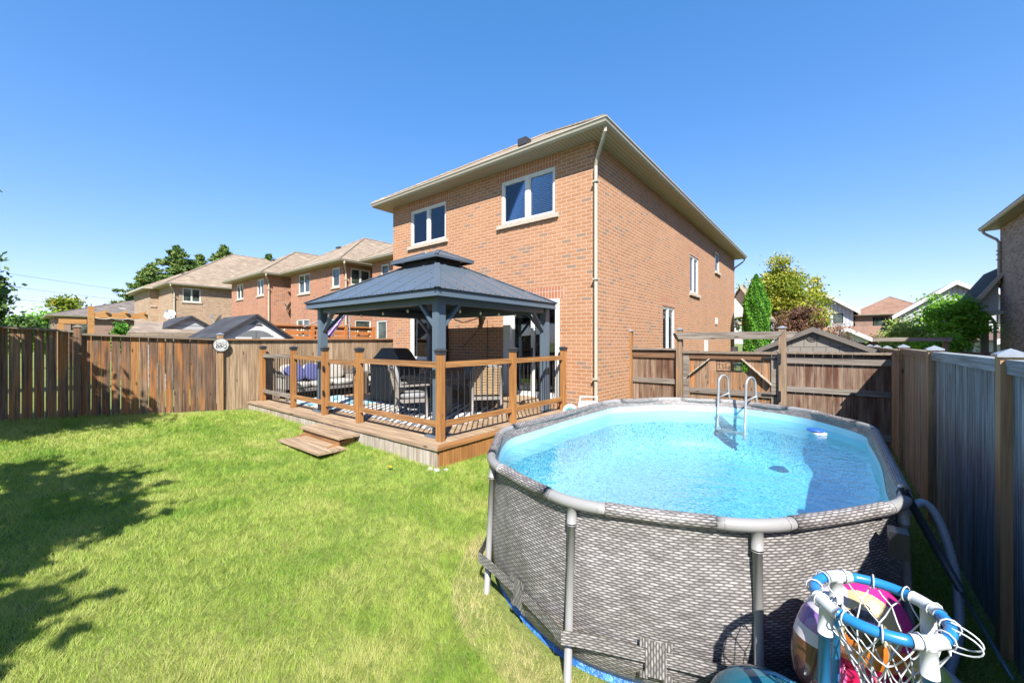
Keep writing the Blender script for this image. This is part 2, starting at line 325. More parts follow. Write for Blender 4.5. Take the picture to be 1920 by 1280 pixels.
# grass blades
def in_pool(x,y):
    X=np.abs(x-2.68); Y=np.abs(y+3.02)
    return (X/1.52)**2.6+(Y/2.55)**2.6<1
def grass():
    n=900000
    # distance from the camera spreads the blades: dense near, sparse far
    d=2.0+9.5*RNG.random(n)**1.25; a=R(90+38.47)+ (RNG.random(n)-.5)*R(118)
    x=3.9+d*np.cos(a)*1.0; y=-7.7+d*np.sin(a)
    k=(x>-7.58)&(x<4.74)&(y<1.85)&(y>-8.5)&~((x>-7.62)&(x<-.46)&(y>-3.9))&~((x<0)&(y>0))&~in_pool(x,y)
    x=x[k];y=y[k];d=d[k]; n=len(x)
    gzv=np.array([gz(a_,b_) for a_,b_ in zip(x,y)])
    # tufts: clumps share a lean and a height
    def vn(sc,seed):
        g_=np.random.default_rng(seed).random((64,64)); u=(x*sc)%64; v=(y*sc)%64
        i=u.astype(int);j=v.astype(int);fu=u-i;fv=v-j; fu=fu*fu*(3-2*fu); fv=fv*fv*(3-2*fv)
        A=g_[i%64,j%64];B=g_[(i+1)%64,j%64];C=g_[i%64,(j+1)%64];D=g_[(i+1)%64,(j+1)%64]
        return (A*(1-fu)+B*fu)*(1-fv)+(C*(1-fu)+D*fu)*fv
    n1=vn(9,1);n2=vn(3,2);n3=vn(1.1,3);n4=vn(16,4)
    bare=(n3*.5+n2*.5)<.16
    # worn strip along the pool frame
    X=np.abs(x-2.68);Y=np.abs(y+3.02); ring=(X/1.75)**2.6+(Y/2.8)**2.6
    worn=(ring<1.06)&(x<2.9)&(y<-4.7)
    keep=~(bare&(RNG.random(n)<.35))&~(worn&(RNG.random(n)<.55))
    h=(.018+.022*n2+.024*n1*RNG.random(n)+.012*RNG.random(n))*(1+.04*d)
    edge=(np.abs(y+3.92)<.12)|(x<-7.42); h=np.where(edge,h*1.5,h)
    w=.0009*(1+.33*(d-2))*(.8+.5*RNG.random(n))
    az=n4*9+RNG.random(n)*3.2; lean=(.25+.75*RNG.random(n))*h
    ta=RNG.random(n)*6.283
    V=np.zeros((n,3,3),dtype=np.float32)
    V[:,0,0]=x-np.cos(ta)*w;V[:,0,1]=y-np.sin(ta)*w;V[:,0,2]=gzv-.004
    V[:,1,0]=x+np.cos(ta)*w;V[:,1,1]=y+np.sin(ta)*w;V[:,1,2]=gzv-.004
    V[:,2,0]=x+np.cos(az)*lean;V[:,2,1]=y+np.sin(az)*lean;V[:,2,2]=gzv+h*.85
    dry=(n3*.45+n2*.35+n4*.2); clov=np.clip((vn(2.3,9)-.62)*5,0,1); r=np.clip(.16+dry*.62+.46*(RNG.random(n)-.45)-.22*clov,0,1)
    r=np.where(worn,np.clip(r+.4,0,1),r)
    V=V[keep];r=r[keep];n=len(V)
    me=bpy.data.meshes.new('grass'); me.vertices.add(n*3); me.vertices.foreach_set('co',V.ravel())
    me.loops.add(n*3); me.loops.foreach_set('vertex_index',np.arange(n*3,dtype=np.int32))
    me.polygons.add(n); me.polygons.foreach_set('loop_start',np.arange(0,n*3,3,dtype=np.int32))
    at=me.attributes.new('rnd','FLOAT','FACE'); at.data.foreach_set('value',r.astype(np.float32))
    me.materials.append(leafmat('grass_blade',[lin(.09,.21,.02),lin(.19,.33,.04),lin(.33,.42,.075),lin(.46,.47,.16),lin(.58,.48,.27)],.4,.55))
    me.update(calc_edges=True); o=bpy.data.objects.new('grass',me); COL.objects.link(o)
    tag(o,'short sunlit lawn grass growing over the back yard','grass',kind='stuff'); print('blades',n)
grass()
# fallen leaf on the lawn
m_=MB(); m_.quad((-1.05,-4.32,.235),(-1.0,-4.36,.25),(-.94,-4.32,.235),(-1.0,-4.28,.24)); tag(m_.build('fallen_leaf',[plain('yellow_leaf',lin(.7,.42,.03))]),'small yellow fallen leaf lying on the lawn in front of the deck','leaf')
# ------------------------------------------------------------------ houses
def wall_holes(mb,axis,c,u0,u1,z0,z1,holes,depth,out,mi=0):
    """wall in the plane axis=c, openings (a,b,c,d), reveals going inward by depth; out=+1/-1 is the outward side"""
    us=sorted({u0,u1,*[h[0] for h in holes],*[h[1] for h in holes]}); zs=sorted({z0,z1,*[h[2] for h in holes],*[h[3] for h in holes]})
    def P(u,z,d=0): return (u,c-out*d,z) if axis=='y' else (c-out*d,u,z)
    for i in range(len(us)-1):
        for j in range(len(zs)-1):
            a,b,p,q_=us[i],us[i+1],zs[j],zs[j+1]; mu,mz=(a+b)/2,(p+q_)/2
            if any(h[0]<mu<h[1] and h[2]<mz<h[3] for h in holes): continue
            mb.quad(P(a,p),P(b,p),P(b,q_),P(a,q_),r=.5,mi=mi)
    for a,b,p,q_ in holes:
        mb.quad(P(a,p),P(a,q_),P(a,q_,depth),P(a,p,depth),r=.5,mi=mi); mb.quad(P(b,p),P(b,q_),P(b,q_,depth),P(b,p,depth),r=.5,mi=mi)
        mb.quad(P(a,q_),P(b,q_),P(b,q_,depth),P(a,q_,depth),r=.5,mi=mi); mb.quad(P(a,p),P(b,p),P(b,p,depth),P(a,p,depth),r=.5,mi=mi)
def B3(mb,axis,c,out,u0,u1,d0,d1,z0,z1,r=.5,mi=0):
    """box: d measured outward from the wall plane"""
    a,b=sorted((c+out*d0,c+out*d1))
    if axis=='y': mb.box(u0,u1,a,b,z0,z1,r,mi)
    else: mb.box(a,b,u0,u1,z0,z1,r,mi)
def window(house,axis,c,out,u0,u1,z0,z1,split=1,sill=True,blind=0,deep=.09,rich=True,lintel=None,name='window'):
    fw_=.055 if rich else .07
    f=MB(); B3(f,axis,c,out,u0,u0+fw_,-deep,-.02,z0,z1); B3(f,axis,c,out,u1-fw_,u1,-deep,-.02,z0,z1)
    B3(f,axis,c,out,u0+fw_,u1-fw_,-deep,-.02,z0,z0+fw_); B3(f,axis,c,out,u0+fw_,u1-fw_,-deep,-.02,z1-fw_,z1)
    for i in range(1,split+1):
        if split==1: break
        if i<split:
            m0=u0+(u1-u0)*i/split; B3(f,axis,c,out,m0-.05,m0+.05,-deep-.002,-.024,z0+fw_,z1-fw_)
    if split>1 and rich:
        for i in range(split):
            a=u0+(u1-u0)*i/split+(.055 if i==0 else .05); b=u0+(u1-u0)*(i+1)/split-(.055 if i==split-1 else .05)
            for p,q_,z_,y_ in ((a,a+.03,z0+fw_,z1-fw_),(b-.03,b,z0+fw_,z1-fw_),(a+.03,b-.03,z0+fw_,z0+fw_+.03),(a+.03,b-.03,z1-fw_-.03,z1-fw_)):
                B3(f,axis,c,out,p,q_,-deep+.01,-.035,z_,y_)
    w=f.build(name,'white',house)
    g=MB(); B3(g,axis,c,out,u0+fw_,u1-fw_,-deep+.02,-deep+.026,z0+fw_,z1-fw_); g.build('pane','glass' if rich else 'pane',w)
    if rich:
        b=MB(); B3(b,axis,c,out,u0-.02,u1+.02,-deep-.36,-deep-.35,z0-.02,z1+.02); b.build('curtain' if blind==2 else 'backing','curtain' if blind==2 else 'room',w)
        if blind in(1,3):
            s=MB(); zz=z0+.06
            while zz<z1-.05:
                T0=-deep-.04; a,b_=c+out*T0,c+out*(T0+.035)
                if axis=='y': s.quad((u0+.04,b_,zz),(u1-.04,b_,zz),(u1-.04,a,zz+.036),(u0+.04,a,zz+.036),r=.5)
                else: s.quad((b_,u0+.04,zz),(b_,u1-.04,zz),(a,u1-.04,zz+.036),(a,u0+.04,zz+.036),r=.5)
                zz+=.044
            s.build('blind','white',w)
    if sill:
        m_=MB(); n_=int((u1-u0+.2)/.06) if rich else 1
        if rich:
            for i in range(n_):
                a=u0-.1+(u1-u0+.2)*i/n_; B3(m_,axis,c,out,a,a+(u1-u0+.2)/n_,-.05,.06+.014*random.random(),z0-.10,z0-.001-.004*random.random())
        else: B3(m_,axis,c,out,u0-.08,u1+.08,-.05,.06,z0-.10,z0-.002)
        m_.build('sill','sill',w)
    if lintel:
        m_=MB(); B3(m_,axis,c,out,u0-.12,u1+.12,-.02,.004,z1+.001,z1+lintel); m_.build('lintel','soldier',w)
    return w
def hip_roof(house,x0,x1,y0,y1,ze,tan,mat='shingle',oh=.45,gut=True,soffit=True,gable=None):
    X0,X1,Y0,Y1=x0-oh,x1+oh,y0-oh,y1+oh; w=min(X1-X0,Y1-Y0)/2; zt=ze+w*tan; m_=MB()
    if X1-X0<=Y1-Y0: a=((X0+X1)/2,Y0+w,zt); b=((X0+X1)/2,Y1-w,zt)
    else: a=(X0+w,(Y0+Y1)/2,zt); b=(X1-w,(Y0+Y1)/2,zt)
    c=[(X0,Y0,ze),(X1,Y0,ze),(X1,Y1,ze),(X0,Y1,ze)]
    if X1-X0<=Y1-Y0: m_.poly([c[0],c[1],a]); m_.poly([c[1],c[2],b,a]); m_.poly([c[2],c[3],b]); m_.poly([c[3],c[0],a,b])
    else: m_.poly([c[0],c[1],b,a]); m_.poly([c[1],c[2],b]); m_.poly([c[2],c[3],a,b]); m_.poly([c[3],c[0],a])
    for e0,e1 in (((c[0]),a),((c[1]),a if X1-X0<=Y1-Y0 else b),((c[2]),b),((c[3]),b if X1-X0<=Y1-Y0 else a)):
        m_.tube([Vector(e0)+Vector((0,0,.01)),Vector(e1)+Vector((0,0,.01))],.045,6)
    m_.tube([a,b],.05,6)
    rf=m_.build('roof',mat,house)
    if soffit:
        s_=MB(); s_.box(X0+.03,X1-.03,Y0+.03,Y1-.03,ze-.135,ze-.125); s_.build('soffit','soffit',house)
    if gut:
        g_=MB(); prof=[(0,-.13),(.05,-.13),(.085,-.09),(.10,-.03),(.115,-.025),(.115,0),(.09,0),(.08,-.02),(.0,-.02)]
        # mitred ring of gutter profile
        for (p,s1) in zip(range(len(prof)),prof):
            t1=prof[(p+1)%len(prof)]
            def ring(o_,z_): return [(X0-o_,Y0-o_,ze+z_),(X1+o_,Y0-o_,ze+z_),(X1+o_,Y1+o_,ze+z_),(X0-o_,Y1+o_,ze+z_)]
            r1=ring(s1[0]-.06,s1[1]); r2=ring(t1[0]-.06,t1[1])
            for i in range(4): g_.quad(r1[i],r1[(i+1)%4],r2[(i+1)%4],r2[i],r=.5)
        g_.build('gutter','trim',house)
    return rf,zt
def downspout(house,x,y,ztop,zbot,off,name='downspout',mat='trim',w=.07,side=(0,0)):
    """from the gutter outlet (x+off) back to the wall and down"""
    d=MB(); p=[Vector((x+off[0],y+off[1],ztop)),Vector((x+off[0],y+off[1],ztop-.12)),Vector((x+off[0]*.75,y+off[1]*.75,ztop-.24)),Vector((x+off[0]*.15,y+off[1]*.15,ztop-.48)),Vector((x,y,ztop-.62)),Vector((x,y,zbot))]
    d.tube(p,w*.55,8)
    for z_ in (ztop-.95,(ztop+zbot)/2,zbot+.9): d.box(x-w*.8,x+w*.8,y-w*.8,y+w*.8,z_,z_+.035)
    return d.build(name,mat,house)
# --- the main house
H=thing('brick_house','two storey orange brick house with tan eaves standing behind the deck and the grey gazebo','house',(-3.5,7.7,.2))
ZE=6.36; wa=MB()
WB=[(-6.17,-4.59,4.88,5.95),(-2.56,-.98,4.88,5.95),(-6.15,-4.72,1.45,2.9),(-2.47,-.86,.66,2.96)]
WS=[(7.25,8.4,3.72,5.06),(11.14,11.97,5.0,5.86),(4.36,5.49,1.0,3.05)]
wall_holes(wa,'y',0,-7.06,0,-.2,ZE-.13,WB,.13,-1)
wall_holes(wa,'x',0,0,15.45,-.2,ZE-.13,WS,.13,1)
wa.quad((-7.06,15.45,-.2),(-7.06,0,-.2),(-7.06,0,ZE-.13),(-7.06,15.45,ZE-.13)); wa.quad((0,15.45,-.2),(-7.06,15.45,-.2),(-7.06,15.45,ZE-.13),(0,15.45,ZE-.13))
wa.build('wall','brick',H)
RF,zt=hip_roof(H,-7.06,0,0,15.45,ZE,.64)
qn=MB()  # corner quoin column standing a little proud, seen as the toothed edge at the corner
for a,b in WB[:2]and[(WB[0][0],WB[0][1]),(WB[1][0],WB[1][1])]: pass
window(H,'y',0,-1,*WB[0],split=2,blind=1,lintel=.27); window(H,'y',0,-1,*WB[1],split=2,blind=1,lintel=.27)
window(H,'y',0,-1,*WB[2],split=1,blind=3,sill=False,lintel=.27)
window(H,'x',0,1,*WS[0],split=2,lintel=.27); window(H,'x',0,1,*WS[1],split=1,lintel=.2); window(H,'x',0,1,*WS[2],split=2,lintel=.3,sill=False)
# white surround of the ground floor window and its black shutters
m_=MB(); u0,u1,z0,z1=WB[2]
for b in ((u0-.001,u0+.12,z0,z1),(u1-.3,u1+.001,z0,z1),(u0+.12,u1-.3,z0,z0+.1),(u0+.12,u1-.3,z1-.1,z1)): m_.box(b[0],b[1],-.02,.03,b[2],b[3])
m_.build('window_surround','white',H)
m_=MB()
for i in range(26): m_.box(-4.66,-4.5,-.05,-.005,1.46+i*.056,1.46+i*.056+.035)
m_.box(-4.68,-4.66,-.055,-.004,1.42,2.93); m_.box(-4.5,-4.48,-.055,-.004,1.42,2.93); m_.build('shutter','black_metal',H)
# sliding patio door
u0,u1,z0,z1=WB[3]; dr=MB()
for b in ((u0,u0+.22,z0,z1),(u1-.10,u1,z0,z1),(u0+.22,u1-.10,z1-.09,z1),(u0+.22,u1-.10,z0,z0+.07)): dr.box(b[0],b[1],-.03,.10,b[2],b[3])
D=dr.build('sliding_door','white',H)
dr=MB()
for (a,b,y_) in ((u0+.22,u0+.86,.04),(u0+.80,u1-.10,.075)):
    for c_ in ((a,a+.07,z0+.07,z1-.09),(b-.07,b,z0+.07,z1-.09),(a+.07,b-.07,z0+.07,z0+.16),(a+.07,b-.07,z1-.16,z1-.09)): dr.box(c_[0],c_[1],y_,y_+.033,c_[2],c_[3])
dr.build('door_frame','white',D)
dr=MB(); dr.box(u0+.28,u0+.8,.055,.06,z0+.15,z1-.15); dr.box(u0+.86,u1-.16,.09,.095,z0+.15,z1-.15); dr.build('pane','glass',D)
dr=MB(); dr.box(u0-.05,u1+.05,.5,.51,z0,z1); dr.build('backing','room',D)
dr=MB()
def cu(u,v): return (u0+.27+u*.16,.2+.03*math.sin(u*25),z0+.1+v*(z1-z0-.2))
dr.grid(cu,24,2); dr.build('curtain','curtain',D)
dr=MB(); dr.box(u0+.82,u0+.85,.0,.04,1.55,1.85); dr.build('handle','black_metal',D)
m_=MB(); m_.box(u0-.12,u1+.12,-.006,.02,z1+.001,z1+.27); m_.build('lintel','soldier',H)
# downspouts, lamp, cable, vents
downspout(H,.05,-.05+.0,ZE-.1,.3,(.35,-.3)); downspout(H,-.05,15.5,ZE-.1,.2,(.42,.42))
m_=MB(); m_.box(-3.19,-3.07,-.05,0,2.62,2.78); wl=m_.build('wall_lamp','galv',H)
m_=MB(); m_.beam((-3.13,-.05,2.68),(-3.13,-.14,2.68),.03,.03); m_.box(-3.20,-3.06,-.21,-.08,2.64,2.66); m_.tube([(-3.13,-.145,2.64),(-3.13,-.145,2.42)],[.06,.04],6); m_.build('lamp_shade','black_metal',wl)
m_=MB(); cp=[(-4.45,-.012,2.78),(-4.2,-.012,2.6),(-3.9,-.012,2.52),(-3.5,-.012,2.58),(-3.15,-.012,2.7)]; m_.tube(cp,.006,5); m_.tube([(-3.13,-.012,2.5),(-3.45,-.012,2.2),(-3.9,-.012,1.85)],.006,5); m_.tube([(-3.02,-.012,2.6),(-3.0,-.012,1.2)],.008,5); m_.build('cable','black_metal',H)
m_=MB(); m_.box(-2.78,-2.50,.95,1.2,ZE+.93,ZE+1.12,T=None); m_.build('roof_vent','cap',RF)
m_=MB(); m_.box(0,.07,11.15,11.33,2.75,3.0); m_.build('dryer_vent','white',H)
m_=MB(); m_.box(0,.10,9.3,9.45,.3,2.05); m_.build('vent_pipe','white',H)
m_=MB(); m_.box(0,.22,14.6,15.1,.9,1.75); m_.build('utility_meter','galv',H)
m_=MB(); m_.tube([(.02,4.6,2.3),(.1,4.6,2.3)],.01,4); 
# front porch gable seen past the far corner
pg=MB(); 
pg.poly([(-.6,15.5,3.25),(1.35,15.5,3.25),(.35,15.5,4.75)]); pg.poly([(-.6,15.8,3.25),(.35,15.8,4.75),(1.35,15.8,3.25)])
P_=pg.build('porch_gable','white',H)
pg=MB()
for s_ in ((1.5,3.0),):
    pg.hexa([(.3,15.2,4.72),(.3,18.4,4.72),(s_[0],18.4,s_[1]),(s_[0],15.2,s_[1]),(.3,15.2,4.84),(.3,18.4,4.84),(s_[0]+.03,18.4,s_[1]+.12),(s_[0]+.03,15.2,s_[1]+.12)])
    pg.hexa([(-.9,15.46,3.0),(-.9,18.4,3.0),(.3,18.4,4.72),(.3,15.46,4.72),(-.9,15.46,3.12),(-.9,18.4,3.12),(.3,18.4,4.84),(.3,15.46,4.84)])
pg.build('porch_roof','shingle',H)
pg=MB(); pg.hexa([(.3,15.17,4.66),(.3,15.2,4.66),(1.52,15.2,2.95),(1.52,15.17,2.95),(.3,15.17,4.86),(.3,15.2,4.86),(1.56,15.2,3.13),(1.56,15.17,3.13)]); pg.box(0.02,1.3,15.5,18.2,2.85,2.99); pg.build('porch_fascia','trim',H)
pg=MB(); pg.box(1.0,1.2,15.6,15.8,0,2.85); pg.build('porch_column','trim',H)
# --- the row of neighbouring houses on the left
def rowhouse(label,x0,x1,y0,y1,wb,ws,mat,tan=.64,z0=-.5,roof='shingle',ds=True,ze=6.36,wing=None,sill=True):
    h=thing('brick_house',label,'house',((x0+x1)/2,(y0+y1)/2,z0)); w=MB()
    wall_holes(w,'y',y0,x0,x1,z0,ze-.13,wb,.1,-1); wall_holes(w,'x',x1,y0,y1,z0,ze-.13,ws,.1,1)
    w.quad((x0,y1,z0),(x0,y0,z0),(x0,y0,ze-.13),(x0,y1,ze-.13)); w.quad((x1,y1,z0),(x0,y1,z0),(x0,y1,ze-.13),(x1,y1,ze-.13))
    if wing:
        a,b,c_,d_=wing; wall_holes(w,'y',c_,a,b,z0,ze-.13,[],.1,-1); w.quad((b,c_,z0),(b,d_,z0),(b,d_,ze-.13),(b,c_,ze-.13)); w.quad((a,c_,z0),(a,d_,z0),(a,d_,ze-.13),(a,c_,ze-.13))
    w.build('wall',mat,h)
    rf,zt=hip_roof(h,x0,x1,y0,y1,ze,tan,roof)
    if wing:
        a,b,c_,d_=wing; o_=.45; w2=(b-a)/2+o_; m_=MB(); P=((a+b)/2,c_-o_+w2,ze+w2*tan*.9)
        m_.poly([(a-o_,c_-o_,ze),(b+o_,c_-o_,ze),P]); m_.poly([(b+o_,c_-o_,ze),(b+o_,d_+2.5,ze),((a+b)/2,d_+5,P[2]),P]); m_.poly([(a-o_,d_+2.5,ze),(a-o_,c_-o_,ze),P,((a+b)/2,d_+5,P[2])]); m_.build('roof',roof,h)
        m_=MB(); m_.box(a-o_-.04,b+o_+.04,c_-o_-.04,d_,ze-.14,ze-.003); m_.build('gutter','trim',h)
    for q_ in wb: window(h,'y',y0,-1,*q_,split=2 if q_[1]-q_[0]>1 else 1,rich=False,sill=sill)
    for q_ in ws: window(h,'x',x1,1,*q_,split=2 if q_[1]-q_[0]>1 else 1,rich=False,sill=sill)
    if ds: downspout(h,x1+.05,y0+.12,ze-.1,z0,(.38,-.3),w=.09)
    m_=MB(); m_.box((x0+x1)/2-1.4,(x0+x1)/2-1.0,y0+2.0,y0+2.4,ze+1.45,ze+1.75); m_.box((x0+x1)/2+1.5,(x0+x1)/2+1.8,y0+3.6,y0+3.9,ze+1.2,ze+1.45); m_.build('roof_vent','cap',rf)
    return h
hA=rowhouse('orange brick neighbour house half hidden behind the left edge of the main house',-15.4,-8.8,4.55,15,[(-14.6,-13.9,5.2,6.0),(-15.0,-14.1,1.1,3.1),(-10.6,-9.4,4.9,5.9)],[],'brick_row',ds=True)
hB=rowhouse('orange brick neighbour house right behind the purple umbrella, with the large corner window',-23.1,-16.7,3.63,15,[(-22.02,-20.54,4.93,6.1),(-17.9,-17.1,5.0,6.05),(-22.31,-20.61,1.4,3.35),(-19.2,-17.6,1.4,3.25)],[(4.05,5.25,5.1,6.02),(4.3,5.3,1.5,3.2)],'brick_row')
hC=rowhouse('orange brick neighbour house with two small upper windows behind the white shed',-30.6,-24.3,2.65,14,[(-29.59,-28.3,5.0,6.05),(-25.8,-24.75,5.0,6.05)],[],'brick_row')
hD=rowhouse('tan brick neighbour house with one wide white side window, behind the grey shed',-46,-34.9,.1,14,[],[(.72,1.85,5.05,6.1)],'brick_tan',wing=(-45.4,-39.2,-.45,.1))
window(hD,'x',-39.2,1,-.35,-.12,4.9,6.05,rich=False)
def bungalow():
    h=thing('bungalow','low brown brick bungalow with a shallow grey roof far left beyond the cedar pergola','house',(-55,2,-.5)); w=MB(); w.box(-62,-50,-5.0,9,-.5,4.25); w.build('wall','brick_far',h)
    hip_roof(h,-62,-50,-5.0,9,4.35,.33,'shingle_gray')
    for y_ in (-4,-1.2,3.0): window(h,'x',-50,1,y_,y_+1.1,2.6,3.7,rich=False,deep=.0)
    m_=MB(); 
    for y_ in (-.5,1.5,3.2): m_.box(-52.9,-52.5,y_,y_+.45,5.15,5.4)
    m_.build('skylight','white',h)
    m_=MB(); m_.tube([(-51.5,-2.6,4.6),(-51.5,-2.6,5.6)],.06,6); m_.build('flue','galv',h)
bungalow()
# right neighbour
h=thing('brick_house','dark brown brick house with a white gabled porch at the right edge of the photo','house',(13,11,-.3)); w=MB()
wall_holes(w,'x',9.1,-2,16.75,-.3,6.5,[(12.6,13.9,4.6,5.9)],.1,-1); w.quad((9.1,16.75,-.3),(17,16.75,-.3),(17,16.75,6.5),(9.1,16.75,6.5)); w.quad((9.1,-2,-.3),(17,-2,-.3),(17,-2,6.5),(9.1,-2,6.5)); w.build('wall','brick_brown',h)
hip_roof(h,9.1,17,-2,16.75,6.62,.64,'shingle'); window(h,'x',9.1,-1,12.6,13.9,4.6,5.9,split=2,rich=False)
downspout(h,9.04,16.6,6.5,4.3,(-.35,.3),w=.09); downspout(h,9.0,16.9,3.3,-.3,(-.2,.3),w=.1)
m_=MB(); m_.hexa([(9.3,16.4,4.9),(9.3,20,4.9),(8.2,20,3.15),(8.2,16.4,3.15),(9.3,16.4,5.05),(9.3,20,5.05),(8.16,20,3.3),(8.16,16.4,3.3)]); m_.hexa([(9.3,16.76,4.9),(10.9,16.76,3.15),(10.9,20,3.15),(9.3,20,4.9),(9.3,16.76,5.05),(10.95,16.76,3.3),(10.95,20,3.3),(9.3,20,5.05)]); m_.build('porch_roof','shingle_black',h)
m_=MB(); m_.hexa([(9.3,16.36,4.86),(9.3,16.39,4.86),(8.18,16.39,3.08),(8.18,16.36,3.08),(9.3,16.36,5.06),(9.3,16.39,5.06),(8.12,16.39,3.3),(8.12,16.36,3.3)]); m_.hexa([(8.12,16.36,3.06),(9.1,16.36,3.06),(9.1,20,3.06),(8.12,20,3.06),(8.12,16.36,3.2),(9.1,16.36,3.2),(9.1,20,3.2),(8.12,20,3.2)]); m_.build('porch_fascia','trim',h)
m_=MB(); m_.poly([(9.09,16.9,3.2),(9.09,16.9,4.7),(8.3,16.9,3.2)]); m_.build('porch_gable','white',h)
m_=MB(); m_.box(8.68,8.9,17.2,17.42,-.3,3.06); m_.build('porch_column',plain('column_grey',lin(.30,.27,.25),.7),h)
m_=MB(); m_.box(7.9,8.9,19.5,19.6,2.3,3.0); m_.build('porch_beam','white',h)
# far pale houses
q=N('siding_white'); o=q.wall(); wv=q.n('TexWave',bands_direction='X'); q.l(o,wv.inputs[0]); wv.inputs['Scale'].default_value=1.0
M['siding']=q.fin(q.ramp(wv.outputs[1],[(0,lin(.30,.32,.35)),(.15,lin(.46,.48,.50)),(1,lin(.50,.52,.54))]),.6)
def gable_block(h,x0,x1,y0,y1,z0,ze,zp,wallm,roofm,oh=.5,px=None):
    px=(x0+x1)/2 if px is None else px
    w=MB(); w.poly([(x0,y0,z0),(x1,y0,z0),(x1,y0,ze),(px,y0,zp),(x0,y0,ze)]); w.quad((x1,y0,z0),(x1,y1,z0),(x1,y1,ze),(x1,y0,ze)); w.quad((x0,y1,z0),(x0,y0,z0),(x0,y0,ze),(x0,y1,ze)); w.build('wall',wallm,h)
    r_=MB(); t=.12
    for (xa,sg) in ((x0,-1),(x1,1)):
        s_=(zp-ze)/abs(px-xa); xo=xa+sg*oh; zo=ze-s_*oh
        r_.hexa([(px,y0-oh,zp+.01),(px,y1,zp+.01),(xo,y1,zo+.01),(xo,y0-oh,zo+.01),(px,y0-oh,zp+t),(px,y1,zp+t),(xo,y1,zo+t),(xo,y0-oh,zo+t)])
    r_.build('roof',roofm,h)
    f=MB()
    for (xa,sg) in ((x0,-1),(x1,1)):
        s_=(zp-ze)/abs(px-xa); xo=xa+sg*(oh+.02); zo=ze-s_*oh
        f.hexa([(px,y0-oh-.06,zp-.22),(px,y0-oh-.01,zp-.22),(xo,y0-oh-.01,zo-.22),(xo,y0-oh-.06,zo-.22),(px,y0-oh-.06,zp+.14),(px,y0-oh-.01,zp+.14),(xo,y0-oh-.01,zo+.14),(xo,y0-oh-.06,zo+.14)])
    f.build('fascia','white',h)
h=thing('white_house','white sided gabled house with a red brown roof, beyond the tan shed gable','house',(5,48,-1))
gable_block(h,-.8,5.6,46,56,-1,5.3,7.7,'siding','shingle_red',px=2.3); gable_block(h,-1.0,2.9,44.5,47,-1,4.7,6.3,'siding','shingle_red')
window(h,'y',46,-1,4.0,4.8,3.9,4.9,rich=False,deep=0); window(h,'y',44.5,-1,.4,1.6,3.3,4.6,split=2,rich=False,deep=0)
m_=MB(); m_.hexa([(-1,43.4,2.5),(9,43.4,2.4),(9,46,3.4),(-1,46,3.4),(-1,43.4,2.65),(9,43.4,2.55),(9,46,3.55),(-1,46,3.55)]); m_.build('porch_roof','shingle_red',h); gable_block(h,3.4,6.6,42.6,44.6,1.9,2.3,3.2,'white','shingle_red')
m_=MB(); m_.box(-1,5.5,45.2,45.9,-1,2.4); m_.build('lower_wall','brick_far',h)
h=thing('brick_house','small brown brick house with a red brown hip roof between the far white houses','house',(9.5,50,-1)); w=MB(); w.box(5.8,12.5,48,56,-1,4.7); w.build('wall','brick_far',h); hip_roof(h,5.8,11.6,48,56,4.8,.58,'shingle_red'); window(h,'y',48,-1,7.2,9.6,3.3,4.5,split=3,rich=False,deep=0); m_=MB(); m_.hexa([(5.5,46.6,1.9),(14,46.6,1.9),(14,48,2.8),(5.5,48,2.8),(5.5,46.6,2.0),(14,46.6,2.0),(14,48,2.9),(5.5,48,2.9)]); m_.build('porch_roof','shingle_red',h)
h=thing('white_house','pale house with two stepped white gables, above the round green tree on the right','house',(15,44,-1))
gable_block(h,8.8,16.2,44,54,-1,4.6,7.15,'siding','shingle_red',px=12.35); gable_block(h,12.4,15.4,42.6,44.5,-1,5.3,6.4,'siding','shingle_red'); window(h,'y',42.6,-1,14.4,15.6,3.4,4.6,split=2,rich=False,deep=0)
h=thing('white_house','low white house seen between the porch column and the dark brown brick house','house',(16,34,-1)); gable_block(h,13,19,34,42,-1,2.2,3.5,'siding','shingle_red')
# ------------------------------------------------------------------ fences
def post_cap(parent,x,y,z,w,mat='galv'):
    m_=MB(); m_.box(x-w/2-.015,x+w/2+.015,y-w/2-.015,y+w/2+.015,z,z+.02)
    p=[(x-w/2-.01,y-w/2-.01,z+.02),(x+w/2+.01,y-w/2-.01,z+.02),(x+w/2+.01,y+w/2+.01,z+.02),(x-w/2-.01,y+w/2+.01,z+.02)]; a=(x,y,z+.055)
    for i in range(4): m_.poly([p[i],p[(i+1)%4],a])
    return m_.build('post_cap',mat,parent)
F=thing('wooden_fence','long weathered brown board fence along the left side of the lawn','fence',(-7.35,-4.5,.3))
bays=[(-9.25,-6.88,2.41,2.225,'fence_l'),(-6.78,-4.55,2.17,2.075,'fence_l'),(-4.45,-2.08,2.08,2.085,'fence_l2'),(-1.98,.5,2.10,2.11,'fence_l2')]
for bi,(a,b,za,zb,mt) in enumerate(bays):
    m_=MB(); n_=15; y=a
    while y<b-.02:
        w_=.138+.012*random.random(); y2=min(b,y+w_); t=(y-a)/(b-a); top=za+(zb-za)*t-.05; g_=gz(-7.5,y)
        if not (bi==1 and 11<=(y-a)/.148<11.6):
            m_.box(-7.61-.006*random.random(),-7.585+.004*random.random(),y,y2-(.006+.016*random.random()*(bi<2)),g_-.02+.03*random.random(),top,mi=1 if (bi==1 and random.random()<.09) else 0)
        y=y2
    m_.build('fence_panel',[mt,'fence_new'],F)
    m_=MB(); m_.hexa([(-7.66,a,za-.05),(-7.52,a,za-.05),(-7.52,b,zb-.05),(-7.66,b,zb-.05),(-7.66,a,za-.012),(-7.52,a,za-.012),(-7.52,b,zb-.012),(-7.66,b,zb-.012)]); m_.build('fence_cap_rail','fence_y' if bi<2 else 'fence_yl',F)
